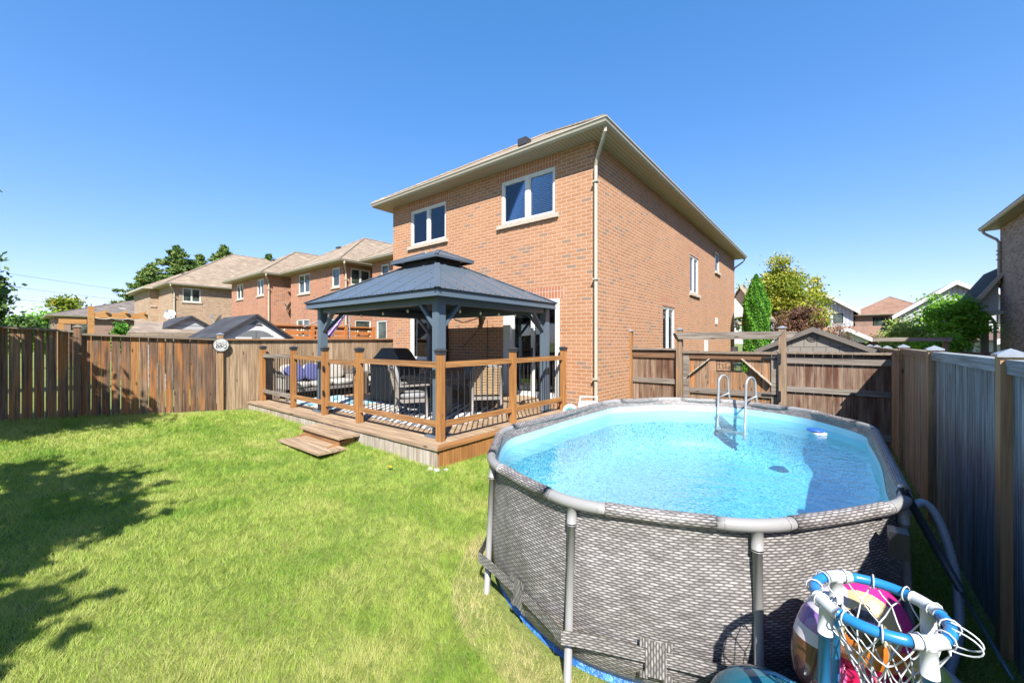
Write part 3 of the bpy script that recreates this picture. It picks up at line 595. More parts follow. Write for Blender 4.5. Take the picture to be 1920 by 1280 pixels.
for (y,z,mt) in ((-6.83,2.27,'fence_l'),(-4.50,2.155,'fence_post'),(-2.03,2.165,'fence_post')):
    m_=MB(); m_.box(-7.62,-7.51,y-.05,y+.05,.2,z); m_.build('fence_post',mt,F); post_cap(F,-7.565,y,z+.001,.1,'fence_y' if mt=='fence_l' else 'galv')
# back boards for the gaps: the neighbour's side rails
F=thing('wooden_fence','tall grey board fence with tan capped posts along the right edge of the photo','fence',(4.8,-1,0))
ps=[-6.2,-3.72,-1.28,1.2,3.62,6.05,8.5]
for i in range(len(ps)-1):
    a,b=ps[i]+.06,ps[i+1]-.06; m_=MB(); y=a; mt='fence_r' if i<2 else 'fence_r2'
    while y<b-.01:
        y2=min(b,y+.135+.01*random.random()); gap=.012 if (i==1 and .95<y-a<1.1) else .003
        m_.box(4.785+.004*random.random(),4.805,y,y2-gap,-.05,1.80-(.0 if i<3 else .03)); y=y2
    m_.build('fence_panel',mt,F)
    zt_=1.885-(0 if i<3 else .03); m_=MB(); m_.box(4.76,4.80,a,b,zt_-.09,zt_-.04); m_.box(4.755,4.87,a,b,zt_-.038,zt_); m_.build('fence_cap_rail','fence_ry' if i<2 else 'fence_y',F)
for i,y in enumerate(ps):
    z=1.90 if i<4 else 1.86
    m_=MB(); m_.box(4.735,4.845,y-.055,y+.055,-.05,z,r=.3+.1*i); m_.build('fence_post','fence_post',F); post_cap(F,4.79,y,z+.001,.11)
F=thing('wooden_fence','dark weathered fence with a beam on posts in the yard behind the right hand fence','fence',(6.5,9.5,0))
m_=MB(); x=4.9
while x<9: m_.box(x,x+.14,9.3,9.32,-.1,1.7); x+=.145
m_.build('fence_panel','fence_l',F); m_=MB(); m_.box(4.9,6.6,9.2,9.3,2.0,2.12); m_.build('beam','gate_x',F)
for x in (4.95,6.5,7.9): m_=MB(); m_.box(x-.06,x+.06,9.32,9.44,0,2.0 if x<7 else 1.75); m_.build('fence_post','gate_post',F)
# --- gate fence across the side yard at y=1.9
GY=1.9
def panel(F,x0,x1,top,z0,mt,rails,capmat='gate_x',n=.142,hole=None,y=GY):
    m_=MB(); x=x0
    while x<x1-.01:
        x2=min(x1,x+n)
        if hole and x2>hole[0] and x<hole[1]:
            m_.box(x,x2-.004,y+.04,y+.06,z0,hole[2]); m_.box(x,x2-.004,y+.04,y+.06,hole[3],top,r=m_.r[-1])
        else: m_.box(x,x2-.004,y+.04+.003*random.random(),y+.06,z0,top)
        x=x2
    m_.build('fence_boards',mt,F)
    for (a,b,mt2) in rails: m_=MB(); m_.box(x0,x1,y,y+.038,a,b); m_.build('fence_rail',mt2,F)
F=thing('wooden_fence','short reddish brown fence section between the house corner and the gate arbor','fence',(.6,GY,0))
panel(F,.06,1.10,1.80,-.1,'gate_b',[(1.62,1.76,'gate_xo'),(1.02,1.13,'gate_x'),(.25,.36,'gate_x')])
m_=MB(); m_.box(.06,1.10,GY-.05,GY+.09,1.80,1.84); m_.build('fence_cap_rail','gate_x',F)
m_=MB(); m_.box(-.12+.07,.055,GY-.06,GY+.06,0,2.24); m_.build('fence_post','post_orange',F); post_cap(F,.0,GY,2.241,.12)
F=thing('wooden_fence','brown fence section with two grey rails between the gate arbor and the right hand fence','fence',(4,GY,0))
panel(F,3.20,4.72,1.76,-.1,'gate_b',[(1.57,1.69,'gate_x'),(1.02,1.12,'gate_x'),(.25,.36,'gate_x')])
m_=MB(); m_.box(3.2,4.73,GY-.06,GY+.09,1.76,1.80); m_.build('fence_cap_rail','fence_y',F)
A=thing('garden_arbor','timber arbor of two capped posts and a grey cross beam framing the side gate','arbor',(2.15,GY,0))
for x in (1.17,3.13): m_=MB(); m_.box(x-.06,x+.06,GY-.06,GY+.06,0,2.26); m_.build('post','gate_post',A); post_cap(A,x,GY,2.261,.12)
for y0_,x0,x1 in ((GY-.105,1.10,3.16),(GY+.065,.98,3.38)): m_=MB(); m_.hexa([(x0+.08,y0_,2.05),(x1-.12,y0_,2.05),(x1-.12,y0_+.04,2.05),(x0+.08,y0_+.04,2.05),(x0,y0_,2.2),(x1,y0_,2.2),(x1,y0_+.04,2.2),(x0,y0_+.04,2.2)]); m_.build('cross_beam','gate_x',A)
G=thing('yard_gate','brown board gate with corner braces and a metal grille, hung under the arbor','gate',(2.15,GY,0))
panel(G,1.38,2.94,1.72,.1,'gate_o',[(1.62,1.735,'gate_xo'),(.86,.97,'gate_x')],hole=(1.93,2.41,1.36,1.57))
m_=MB(); m_.box(1.24,3.06,GY-.04,GY+.09,1.738,1.79); m_.build('gate_cap','fence_y',G)
for x in (1.25,2.95): m_=MB(); m_.box(x,x+.125,GY,GY+.038,.1,1.735); m_.build('gate_stile','gate_x',G)
for a,b in (((1.38,.0,1.25),(1.80,0,1.62)),((2.95,0,1.13),(2.42,0,1.64))): m_=MB(); m_.beam((a[0],GY-.012,a[2]),(b[0],GY-.012,b[2]),.022,.11,up=(0,1,0)); m_.build('corner_brace','skirt',G)
for z in (1.66,.92): m_=MB(); m_.box(2.78,3.08,GY-.016,GY-.003,z-.02,z+.02); m_.box(3.05,3.11,GY-.085,GY-.062,z-.1,z+.1); m_.build('hinge','black_metal',G)
m_=MB(); a,b,c_,d_=1.93,2.41,1.36,1.57; y=GY+.03
for (p,q_,r_,s_) in ((a,b,c_,c_+.014),(a,b,d_-.014,d_),(a,a+.014,c_,d_),(b-.014,b,c_,d_),(a+.05,a+.06,c_+.05,d_),(a+.02,a+.18,c_+.14,c_+.15),(a+.12,a+.13,c_+.08,c_+.15),(a+.12,a+.26,c_+.08,c_+.09),(a+.18,a+.19,c_+.05,d_-.03),(a+.04,a+.3,c_+.05,c_+.06),(a+.24,a+.25,c_,c_+.12),(a+.18,a+.32,d_-.04,d_-.03),(a+.3,a+.31,c_+.04,d_),(a+.3,a+.4,c_+.12,c_+.13),(a+.36,a+.37,c_+.03,c_+.17),(a+.25,a+.37,c_+.1,c_+.11),(a+.37,b,c_+.06,c_+.07)): m_.box(p,q_,y,y+.012,r_,s_)
m_.build('grille','black_metal',G)
# sign on the left fence
sg=thing('round_sign','round white DAD\'S BBQ sign with black rim hung on the left fence post','sign',(-7.50,-4.50,1.95))
m_=MB(); T0=Vector((-7.50,-4.50,1.915))
def disc(mb,c,r,x0,x1,n=40,mi=0):
    a=[(x0,c.y+r*math.cos(t*2*math.pi/n),c.z+r*math.sin(t*2*math.pi/n)) for t in range(n)]; b=[(x1,p[1],p[2]) for p in a]
    mb.poly(a,mi=mi); mb.poly(b,mi=mi)
    for i in range(n): mb.quad(a[i],a[(i+1)%n],b[(i+1)%n],b[i],mi=mi)
disc(m_,T0,.165,-7.505,-7.49); m_.build('rim','cap',sg); m_=MB(); disc(m_,T0,.15,-7.488,-7.484); m_.build('face','white',sg)
m_=MB(); m_.tube([(-7.482,T0.y+.135*math.cos(t*2*math.pi/40),T0.z+.135*math.sin(t*2*math.pi/40)) for t in range(40)],.002,4,closed=True); m_.build('ring','cap',sg)
def text(body,size,loc,rot,mat,parent,name='lettering',shear=0,bold=0):
    cu=bpy.data.curves.new(name,'FONT'); cu.body=body; cu.size=size; cu.align_x='CENTER'; cu.align_y='CENTER'; cu.extrude=.001; cu.shear=shear; cu.offset=bold
    t=bpy.data.objects.new(name,cu); COL.objects.link(t); bpy.context.view_layer.update()
    dg=bpy.context.evaluated_depsgraph_get(); me=bpy.data.meshes.new_from_object(t.evaluated_get(dg)); bpy.data.objects.remove(t)
    me.materials.clear(); me.materials.append(M[mat]); o=bpy.data.objects.new(name,me); COL.objects.link(o); o.parent=parent
    o.location=Vector(loc)-OFF[parent.name]; o.rotation_euler=rot; OFF[o.name]=Vector(loc); return o
rx=(R(90),0,R(90))
text("DAD'S",.08,(-7.482,T0.y,T0.z+.045),rx,'black_metal',sg,shear=.12); text("BBQ",.115,(-7.482,T0.y,T0.z-.035),rx,'black_metal',sg,shear=.12,bold=.0012)
m_=MB(); 
for i in range(13): a=R(-130+i*80/12); m_.box(-7.483,-7.481,T0.y+.112*math.cos(a)-.003,T0.y+.112*math.cos(a)+.003,T0.z+.112*math.sin(a)-.004,T0.z+.112*math.sin(a)+.004)
m_.build('small_print','cap',sg)
# ------------------------------------------------------------------ deck with railings
DK=thing('wooden_deck','raised timber deck with golden railings, black balusters and a bleached board skirt','deck',(-3.9,-2,.2))
DZ=.5; m_=MB(); y=-3.92+.15
while y<-.02: m_.box(-7.5,-.44-.14,y,min(y+.136,-.02),DZ-.03,DZ); y+=.142
m_.build('deck_boards','deck_x',DK)
m_=MB(); m_.hexa([(-7.54,-3.95,DZ-.035),(-.41,-3.95,DZ-.035),(-.555,-3.80,DZ-.035),(-7.54,-3.80,DZ-.035),(-7.54,-3.95,DZ+.003),(-.41,-3.95,DZ+.003),(-.555,-3.80,DZ+.003),(-7.54,-3.80,DZ+.003)]); m_.build('deck_edge_board','deck_x',DK)
m_=MB(); m_.hexa([(-.41,-3.95,DZ-.035),(-.41,-.01,DZ-.035),(-.555,-.01,DZ-.035),(-.555,-3.80,DZ-.035),(-.41,-3.95,DZ+.002),(-.41,-.01,DZ+.002),(-.555,-.01,DZ+.002),(-.555,-3.80,DZ+.002)]); m_.build('deck_edge_board','deckrail_y',DK)
m_=MB(); x=-7.5
while x<-.45:
    x2=min(x+.145,-.445); m_.box(x,x2-.007,-3.92-.004*random.random(),-3.895,gz(x,-3.95)-.03+.02*random.random(),DZ-.037); x=x2
m_.build('skirt','skirt',DK)
m_=MB(); y=-3.89
while y<-.1:
    y2=min(y+.145,-.05); m_.box(-.465,-.44+.004*random.random(),y,y2-.007,gz(-.4,y)-.03,DZ-.037); y=y2
m_.build('skirt','deckrail',DK)
RY,RX=-3.62,-.72
posts=[(-7.42,RY),(-5.69,RY),(-4.25,RY),(-2.95,RY),(RX,RY),(RX,-1.86),(RX,-.08)]
posts[0]=(-7.43,RY)
PH=1.31
def rpost(parent,x,y,h=PH,w=.1):
    m_=MB(); m_.box(x-w/2,x+w/2,y-w/2,y+w/2,DZ+.004,DZ+h); p=m_.build('railing_post','deckrail',parent,bevel=.006)
    m_=MB(); m_.box(x-w/2-.012,x+w/2+.012,y-w/2-.012,y+w/2+.012,DZ+h,DZ+h+.045); m_.box(x-w/2-.022,x+w/2+.022,y-w/2-.022,y+w/2+.022,DZ+h+.045,DZ+h+.06)
    q_=[(x-w/2-.02,y-w/2-.02,DZ+h+.06),(x+w/2+.02,y-w/2-.02,DZ+h+.06),(x+w/2+.02,y+w/2+.02,DZ+h+.06),(x-w/2-.02,y+w/2+.02,DZ+h+.06)]; b_=[(x+sx*.03,y+sy*.03,DZ+h+.085) for sx,sy in((-1,-1),(1,-1),(1,1),(-1,1))]
    for i in range(4): m_.quad(q_[i],q_[(i+1)%4],b_[(i+1)%4],b_[i])
    m_.poly(b_); m_.build('post_cap','cap',p)
for x,y in posts: rpost(DK,x,y)
def rail(parent,a,b,z0,z1,mat,name):
    m_=MB(); 
    if a[1]==b[1]: m_.box(a[0],b[0],a[1]-.02,a[1]+.02,z0,z1)
    else: m_.box(a[0]-.02,a[0]+.02,a[1],b[1],z0,z1)
    return m_.build(name,mat,parent,bevel=.004)
def rpanel(a,b,z0=.70,z1=1.60,mat='deckrail_x',fr=False):
    top=rail(DK,a,b,z1,z1+.09,mat,'top_rail'); rail(DK,a,b,z0,z0+.09,mat,'bottom_rail')
    L=math.hypot(b[0]-a[0],b[1]-a[1]); n_=int(L/.128); m0=None
    for i in range(n_):
        t=(i+.5)/n_; x=a[0]+(b[0]-a[0])*t; y=a[1]+(b[1]-a[1])*t; dx,dy=(0,.025) if a[1]==b[1] else (-.025,0)
        m_=MB(); m_.tube([(x+dx,y+dy,z0+.03),(x+dx,y+dy,z1+.05)],.0095,6); m_.build('baluster','black_metal',top)
for i in (0,1): rpanel((posts[i][0]+.05,RY),(posts[i+1][0]-.05,RY),mat='gate_x' if i<1 else 'deckrail_x')
rpanel((posts[3][0]+.05,RY),(posts[4][0]-.05,RY))
rpanel((RX,posts[4][1]+.05),(RX,posts[5][1]-.05),mat='deckrail_y'); rpanel((RX,posts[5][1]+.05),(RX,posts[6][1]-.05),mat='deckrail_y')
# little gate in the railing
gt=MB(); x0,x1=posts[2][0]+.065,posts[3][0]-.065
gt.box(x0,x0+.09,RY-.02,RY+.02,.68,1.64); gate=gt.build('railing_gate','deckrail',DK,bevel=.004); gt=MB(); gt.box(x1-.09,x1,RY-.02,RY+.02,.68,1.64); gt.build('gate_stile','deckrail',gate,bevel=.004)
for z in (.70,1.55): m_=MB(); m_.box(x0+.09,x1-.09,RY-.019,RY+.019,z,z+.09); m_.build('gate_rail','deckrail_x',gate)
for i in range(7): x=x0+.15+i*(x1-x0-.3)/6; m_=MB(); m_.tube([(x,RY+.0,.79),(x,RY,1.55)],.0095,6); m_.build('baluster','black_metal',gate)
for z in (.95,1.45): m_=MB(); m_.box(x0-.05,x0+.03,RY-.058,RY-.052,z-.05,z+.05); m_.box(x0-.012,x0-.0,RY-.066,RY-.05,z-.06,z+.06); m_.build('hinge','black_metal',gate)
m_=MB(); m_.box(x1-.06,x1+.03,RY-.065,RY-.052,1.42,1.52); m_.box(x1-.02,x1+.05,RY-.08,RY-.066,1.45,1.49); m_.build('latch','cap',gate)
# steps
ST=thing('wooden_steps','two tread timber steps standing on the grass in front of the deck gate','steps',(-3,-4.4,.15))
m_=MB(); m_.box(-3.74,-2.30,-4.70,-4.46,.235,.27); m_.box(-3.74,-2.30,-4.455,-4.25,.235,.27); m_.build('tread','deck_x',ST,bevel=.004)
m_=MB(); m_.box(-3.86,-2.42,-4.30,-4.12,.385,.42); m_.box(-3.86,-2.42,-4.115,-3.93,.385,.42); m_.build('tread','deck_x',ST,bevel=.004)
m_=MB(); m_.box(-3.80,-2.5,-4.255,-4.235,.24,.384); m_.build('riser','deckrail_x',ST)
for x in (-3.74,-2.56): m_=MB(); m_.hexa([(x,-4.6,.05),(x+.04,-4.6,.05),(x+.04,-3.96,.12),(x,-3.96,.12),(x,-4.6,.234),(x+.04,-4.6,.234),(x+.04,-3.96,.384),(x,-3.96,.384)]); m_.build('stringer','deckrail_x',ST)
# white stones at the deck corner
for i,(x,y,s_) in enumerate(((-.52,-3.98,.05),(-.40,-3.97,.06),(-.33,-3.86,.045))):
    m_=MB(); m_.ball((x,y,gz(x,y)+.01),s_,s_*.8,s_*.6,8); tag(m_.build('stone',[M['concrete']]),('leftmost small white stone at the foot of the deck corner','largest pale stone right under the deck corner','small pale stone on the grass just right of the deck corner')[i],'stone','stones at the deck corner')
# door step
ds=thing('door_step','tan timber step box below the sliding patio door','step',(-1.6,-.4,.5)); m_=MB(); m_.box(-2.35,-.95,-.75,-.03,.68,.72); m_.build('tread','deck_x',ds); m_=MB(); m_.box(-2.32,-.98,-.72,-.03,.502,.68); m_.build('box','deck_x',ds)
# ------------------------------------------------------------------ gazebo
GZ=thing('gazebo','blue grey steel gazebo with a two tier hip roof standing on the deck','gazebo',(-2.97,-1.88,.5))
gx0,gx1,gy0,gy1=-4.74,-.98,-3.42,-.42
for (x,y) in ((gx0,gy0),(gx1,gy0),(gx0,gy1),(gx1,gy1)):
    m_=MB(); m_.box(x-.075,x+.075,y-.075,y+.075,DZ+.02,2.72); m_.box(x-.045,x+.045,y-.081,y+.081,DZ+.03,2.70); p=m_.build('post','gaz',GZ,bevel=.004)
    m_=MB(); m_.box(x-.16,x+.16,y-.16,y+.16,DZ+.006,DZ+.03); m_.build('base_plate','gaz',p)
    sx=1 if x==gx0 else -1; sy=1 if y==gy0 else -1
    for (dx,dy) in ((sx,0),(0,sy)):
        m_=MB(); m_.beam((x+dx*.06,y+dy*.06,2.22),(x+dx*.5,y+dy*.5,2.67),.055,.075,up=(dy,dx,0)); m_.build('corner_brace','gaz',GZ)
m_=MB(); m_.box(gx0-.08,gx1+.08,gy0-.05,gy0+.05,2.60,2.72); m_.box(gx0-.08,gx1+.08,gy1-.05,gy1+.05,2.60,2.72); m_.box(gx0-.05,gx0+.05,gy0+.05,gy1-.05,2.60,2.72); m_.box(gx1-.05,gx1+.05,gy0+.05,gy1-.05,2.60,2.72); m_.build('beam','gaz',GZ)
ex0,ex1,ey0,ey1=-4.98,-.74,-3.66,-.36; ez=2.81
m_=MB()
for (a,b,c_,d_) in ((ex0,ex1,ey0,ey0+.03),(ex0,ex1,ey1-.03,ey1),(ex0,ex0+.03,ey0+.03,ey1-.03),(ex1-.03,ex1,ey0+.03,ey1-.03)): m_.box(a,b,c_,d_,2.70,ez-.004); 
for (a,b,c_,d_) in ((ex0-.012,ex1+.012,ey0-.012,ey0),(ex0-.012,ex1+.012,ey1,ey1+.012),(ex0-.012,ex0,ey0,ey1),(ex1,ex1+.012,ey0,ey1)): m_.box(a,b,c_,d_,2.692,2.71)
m_.build('fascia','gaz',GZ)
# lower roof: four slopes to the vent tier, standing ribs and screws
cx,cy=-2.83,-2.0; tx,ty=.52,.30; tz=3.60; run=(ex1-ex0)/2-tx
c=[Vector((ex0-.03,ey0-.03,ez)),Vector((ex1+.03,ey0-.03,ez)),Vector((ex1+.03,ey1+.03,ez)),Vector((ex0-.03,ey1+.03,ez))]
t=[Vector((cx-tx,cy-ty,tz)),Vector((cx+tx,cy-ty,tz)),Vector((cx+tx,cy+ty,tz)),Vector((cx-tx,cy+ty,tz))]
m_=MB(); rb=MB(); sc_=MB()
for i in range(4):
    a,b,p,q_=c[i],c[(i+1)%4],t[(i+1)%4],t[i]; n_=(b-a).cross(q_-a).normalized()
    if n_.z<0: n_=-n_
    m_.quad(a,b,p,q_,r=.5); m_.quad(a-n_*.02,b-n_*.02,p-n_*.02,q_-n_*.02,r=.5)
    k=7
    for j in range(1,k):
        f_=j/k; s0=a.lerp(b,f_); e=(b-a).normalized(); inn=n_.cross(e) if n_.cross(e).z>0 else -n_.cross(e)
        # rib runs straight up the slope until it meets a hip or the tier
        L=0
        while L<4:
            pt=s0+inn*(L+.02); 
            if pt.z>tz: break
            h_=(pt.z-ez)/(tz-ez); lo=a.lerp(q_,h_); hi=b.lerp(p,h_)
            if (pt-lo).dot(e)<0.03 or (hi-pt).dot(e)<0.03: break
            L+=.02
        rb.beam(s0+n_*.006,s0+inn*L+n_*.006,.022,.02,up=n_)
        for w_ in (.35,.7):
            if L>.4: sc_.ball(s0+inn*L*w_+e*.25+n_*.004,.012,.012,.006,6)
    for j in range(int((b-a).length/.13)): s0=a+(b-a).normalized()*(.07+.13*j); sc_.ball(s0+inn*.05+n_*.004,.011,.011,.008,6)
rf=m_.build('roof','gazroof',GZ); rb.build('roof_rib','gaz',rf); sc_.build('screws','cap',rf)
for a,b in zip(c,t): m_=MB(); m_.beam(a+Vector((0,0,.012)),b+Vector((0,0,.012)),.10,.012); m_.build('hip_cap','gazroof',rf)
m_=MB(); m_.box(cx-tx-.02,cx+tx+.02,cy-ty-.02,cy+ty+.02,3.56,3.70); m_.build('vent_curb','black_metal',GZ)
u=[Vector((cx-.75,cy-.52,3.70)),Vector((cx+.75,cy-.52,3.70)),Vector((cx+.75,cy+.52,3.70)),Vector((cx-.75,cy+.52,3.70))]; ra,rb_=Vector((cx-.22,cy,3.93)),Vector((cx+.22,cy,3.93))
m_=MB(); m_.quad(u[0],u[1],rb_,ra,r=.5); m_.poly([u[1],u[2],rb_],r=.5); m_.quad(u[2],u[3],ra,rb_,r=.5); m_.poly([u[3],u[0],ra],r=.5); m_.poly([v_-Vector((0,0,.004)) for v_ in u],r=.5)
for i in range(4): m_.quad(u[i],u[(i+1)%4],u[(i+1)%4]-Vector((0,0,.05)),u[i]-Vector((0,0,.05)),r=.5)
for a,b in ((u[0],ra),(u[1],rb_),(u[2],rb_),(u[3],ra)): m_.beam(a+Vector((0,0,.008)),b+Vector((0,0,.008)),.07,.012)
m_.build('upper_roof','gazroof',GZ)
# string of bulbs
sb=thing('string_lights','black string of small clear bulbs hung under the gazebo roof edge','string lights',(-3,-2,2.6)); m_=MB(); pts=[]
path=[(-4.6,-3.3),(-1.05,-3.3),(-1.05,-.85)]
L=[]
for (a,b) in zip(path,path[1:]):
    for i in range(24): t_=i/24; L.append((a[0]+(b[0]-a[0])*t_,a[1]+(b[1]-a[1])*t_,2.60-.03*abs(math.sin(t_*math.pi*4))))
m_.tube(L,.005,5); m_.build('cord','black_metal',sb)
q=N('bulb_glass'); M['bulb']=q.fin(lin(.75,.62,.42),.15)
for i in list(range(3,48,5)): x,y,z=L[i]; m_=MB(); m_.tube([(x,y,z),(x,y,z-.035)],.013,8); m_.ball((x,y,z-.065),.021,.021,.032,8,mi=1); m_.build('bulb',['black_metal','bulb'],sb,smooth=True)
# ------------------------------------------------------------------ things on the deck
# rugs
q=N('rug_striped'); o=q.obj(); wv=q.n('TexWave',bands_direction='DIAGONAL'); q.l(q.scale(o,(1,.6,1)),wv.inputs[0]); wv.inputs['Scale'].default_value=3.2; wv.inputs['Distortion'].default_value=2.5; wv.inputs['Detail'].default_value=1
M['rug2']=q.fin(q.ramp(wv.outputs[1],[(.52,lin(.62,.61,.58)),(.6,lin(.10,.105,.12))]),.95)
q=N('rug_aqua'); o=q.obj(); vo=q.n('TexVoronoi'); q.l(o,vo.inputs[0]); vo.inputs['Scale'].default_value=5
M['rug1']=q.fin(q.ramp(vo.outputs[0],[(.25,lin(.02,.16,.22)),(.4,lin(.12,.42,.50)),(.55,lin(.62,.72,.72))]),.95)
m_=MB(); m_.box(-4.55,-1.35,-3.2,-.8,.5025,.511); tag(m_.build('striped_rug','rug2'),'black and white striped outdoor rug under the dining table','rug')
m_=MB(); m_.box(-7.0,-4.75,-3.3,-1.9,.5025,.512); tag(m_.build('aqua_rug','rug1'),'aqua and white patterned outdoor rug in front of the sofa','rug')
M['cushion']=plain('cushion_beige',lin(.42,.39,.35),.95,var=.06,bump=.2); M['cushion_grey']=plain('cushion_grey',lin(.27,.27,.28),.95,var=.06,bump=.2)
M['blue']=plain('pillow_blue',lin(.085,.095,.25),.9,var=.1); M['wicker']=plain('wicker_brown',lin(.13,.09,.06),.8,var=.3,sc=40,bump=.6)
def cushion(mb,x0,x1,y0,y1,z0,z1,T=None,p=3.2):
    c=Vector(((x0+x1)/2,(y0+y1)/2,(z0+z1)/2)); e=Vector(((x1-x0)/2,(y1-y0)/2,(z1-z0)/2))
    def sg(v): return math.copysign(abs(v)**(2/p/1.15),v)
    def f(u,v):
        a=u*2*math.pi;b=(v-.5)*math.pi; q_=c+Vector((e.x*sg(math.cos(b))*sg(math.cos(a)),e.y*sg(math.cos(b))*sg(math.sin(a)),e.z*sg(math.sin(b))))
        return T@q_ if T is not None else q_
    mb.grid(f,28,14,.5,cu=True)
SF=thing('outdoor_sofa','long outdoor sofa with beige cushions and slatted ends along the left fence','sofa',(-7.0,-2.1,.5))
def sofa(root,x0,x1,y0,y1,nc,pale='cushion'):
    m_=MB(); m_.box(x0,x1,y0,y1,.72,.80); m_.box(x0,x0+.05,y0,y1,.8,1.22)
    for y_ in (y0,y1-.06):
        m_.box(x0,x1,y_,y_+.06,1.10,1.15)
    m_.build('frame','teak',root)
    for y_ in (y0,y1-.06):
        for x_ in (x0,x1-.06): m_=MB(); m_.box(x_,x_+.06,y_,y_+.06,.513,1.10); m_.build('leg','teak',root)
    m_=MB()
    for y_ in (y0+.015,y1-.045):
        for i in range(6): x_=x0+.1+i*(x1-x0-.2)/5; m_.box(x_-.015,x_+.015,y_,y_+.03,.8,1.1)
    m_.build('arm_slats','cushion',root)
    for i in range(nc):
        a=y0+.07+(y1-y0-.14)*i/nc; b=y0+.07+(y1-y0-.14)*(i+1)/nc
        m_=MB(); cushion(m_,x0+.12,x1+.02,a+.005,b-.005,.80,.96); m_.build('seat_cushion',pale,root,smooth=True)
        m_=MB(); T=Matrix.Translation((x0+.2,0,.95))@Matrix.Rotation(R(-14),4,'Y')@Matrix.Translation((-x0-.2,0,-.95)); cushion(m_,x0+.06,x0+.22,a+.01,b-.01,.95,1.42,T); m_.build('back_cushion',pale,root,smooth=True)
sofa(SF,-7.42,-6.7,-3.35,-1.45,3)
S2=thing('outdoor_loveseat','beige cushioned loveseat with dark wicker side, beyond the sofa near the house','sofa',(-6.7,-.8,.5)); sofa(S2,-7.4,-6.6,-1.25,-.15,2)
m_=MB(); m_.box(-7.2,-6.5,-1.36,-1.27,.513,1.12); m_.build('wicker_side','wicker',S2)
for i,(y_,rz,l_) in enumerate(((-3.02,20,'blue square throw pillow leaning in the near corner of the sofa'),(-2.55,-12,'blue throw pillow tilted against the middle back cushion of the sofa'))):
    T=Matrix.Translation((-7.02,y_,1.18))@Matrix.Rotation(R(rz),4,'X')@Matrix.Rotation(R(-22),4,'Y')
    m_=MB(); cushion(m_,-.07,.07,-.24,.24,-.24,.24,T,p=2.6); tag(m_.build('throw_pillow','blue',smooth=True),l_,'pillow','blue throw pillows on the sofa')
m_=MB(); m_.box(-5.95,-5.35,-.95,-.35,.513,.86); m_.box(-6.0,-5.3,-1.0,-.3,.86,.90); tag(m_.build('wicker_ottoman','wicker'),'dark wicker box table in front of the loveseat','ottoman')
# dining table and chairs
TB=thing('dining_table','grey rectangular patio dining table under the gazebo','table',(-2.95,-1.55,.51))
m_=MB(); m_.box(-3.75,-2.2,-2.1,-1.0,1.19,1.235); m_.box(-3.68,-2.27,-2.03,-1.07,1.10,1.19); m_.build('tabletop','teak',TB,bevel=.006)
for x,y in ((-3.66,-2.02),(-2.28,-2.02),(-3.66,-1.08),(-2.28,-1.08)): m_=MB(); m_.hexa([(x-.03,y-.03,.513),(x+.03,y-.03,.513),(x+.03,y+.03,.513),(x-.03,y+.03,.513),(x-.045,y-.045,1.10),(x+.045,y-.045,1.10),(x+.045,y+.045,1.10),(x-.045,y+.045,1.10)]); m_.build('leg','teak',TB)
M['slat']=plain('woven_slat',lin(.50,.34,.18),.8,var=.2,sc=30); M['chairframe']=plain('chair_frame',lin(.24,.22,.20),.6,var=.1)
def chair():
    c=thing('patio_chair','','chair',(0,0,0))
    # built facing +y
    for s_ in (-1,1):
        m_=MB(); m_.tube([(s_*.31,.27,0),(s_*.30,.27,.3),(s_*.31,.25,.62)],[.02,.024,.022],8); m_.build('leg','chairframe',c,smooth=True)
        m_=MB(); m_.tube([(s_*.30,-.36,0),(s_*.29,-.27,.3),(s_*.29,-.28,.6),(s_*.28,-.40,.98)],[.02,.026,.026,.02],8); m_.build('leg','chairframe',c,smooth=True)
        m_=MB(); m_.hexa([(s_*.31-.035,-.28,.61),(s_*.31+.035,-.28,.61),(s_*.31+.03,.32,.63),(s_*.31-.03,.32,.63),(s_*.31-.035,-.28,.645),(s_*.31+.035,-.28,.645),(s_*.31+.03,.32,.66),(s_*.31-.03,.32,.66)]); m_.build('arm','chairframe',c,bevel=.008)
    m_=MB(); m_.box(-.29,.29,-.27,-.23,.30,.37); m_.box(-.29,.29,.23,.27,.30,.37); m_.box(-.30,-.26,-.25,.25,.30,.37); m_.box(.26,.30,-.25,.25,.30,.37); m_.tube([(-.28,-.40,.98),(-.15,-.43,1.0),(.15,-.43,1.0),(.28,-.40,.98)],.02,8); m_.build('seat_frame','chairframe',c)
    m_=MB()
    for i in range(17):
        z=.42+i*.033; y=-.28-.13*max(0,(z-.55)/.45)
        for k in range(4):
            x0=-.25+k*.13; m_.box(x0,x0+.105,y-.028-(.008 if (i+k)%2 else 0),y-.018,z,z+.018)
    m_.build('back_slats','slat',c)
    m_=MB()
    for k in range(5): x=-.26+k*.13; m_.hexa([(x-.008,-.30,.40),(x+.008,-.30,.40),(x+.008,-.285,.40),(x-.008,-.285,.40),(x-.008,-.445,.98),(x+.008,-.445,.98),(x+.008,-.43,.98),(x-.008,-.43,.98)])
    m_.build('back_stakes','chairframe',c)
    m_=MB(); cushion(m_,-.27,.27,-.25,.29,.36,.49); m_.build('seat_cushion','cushion_grey',c,smooth=True)
    T=Matrix.Translation((0,-.20,.47))@Matrix.Rotation(R(14),4,'X'); m_=MB(); cushion(m_,-.26,.26,-.045,.05,.0,.56,T); m_.build('back_cushion','cushion_grey',c,smooth=True)
    return c
c0=chair()
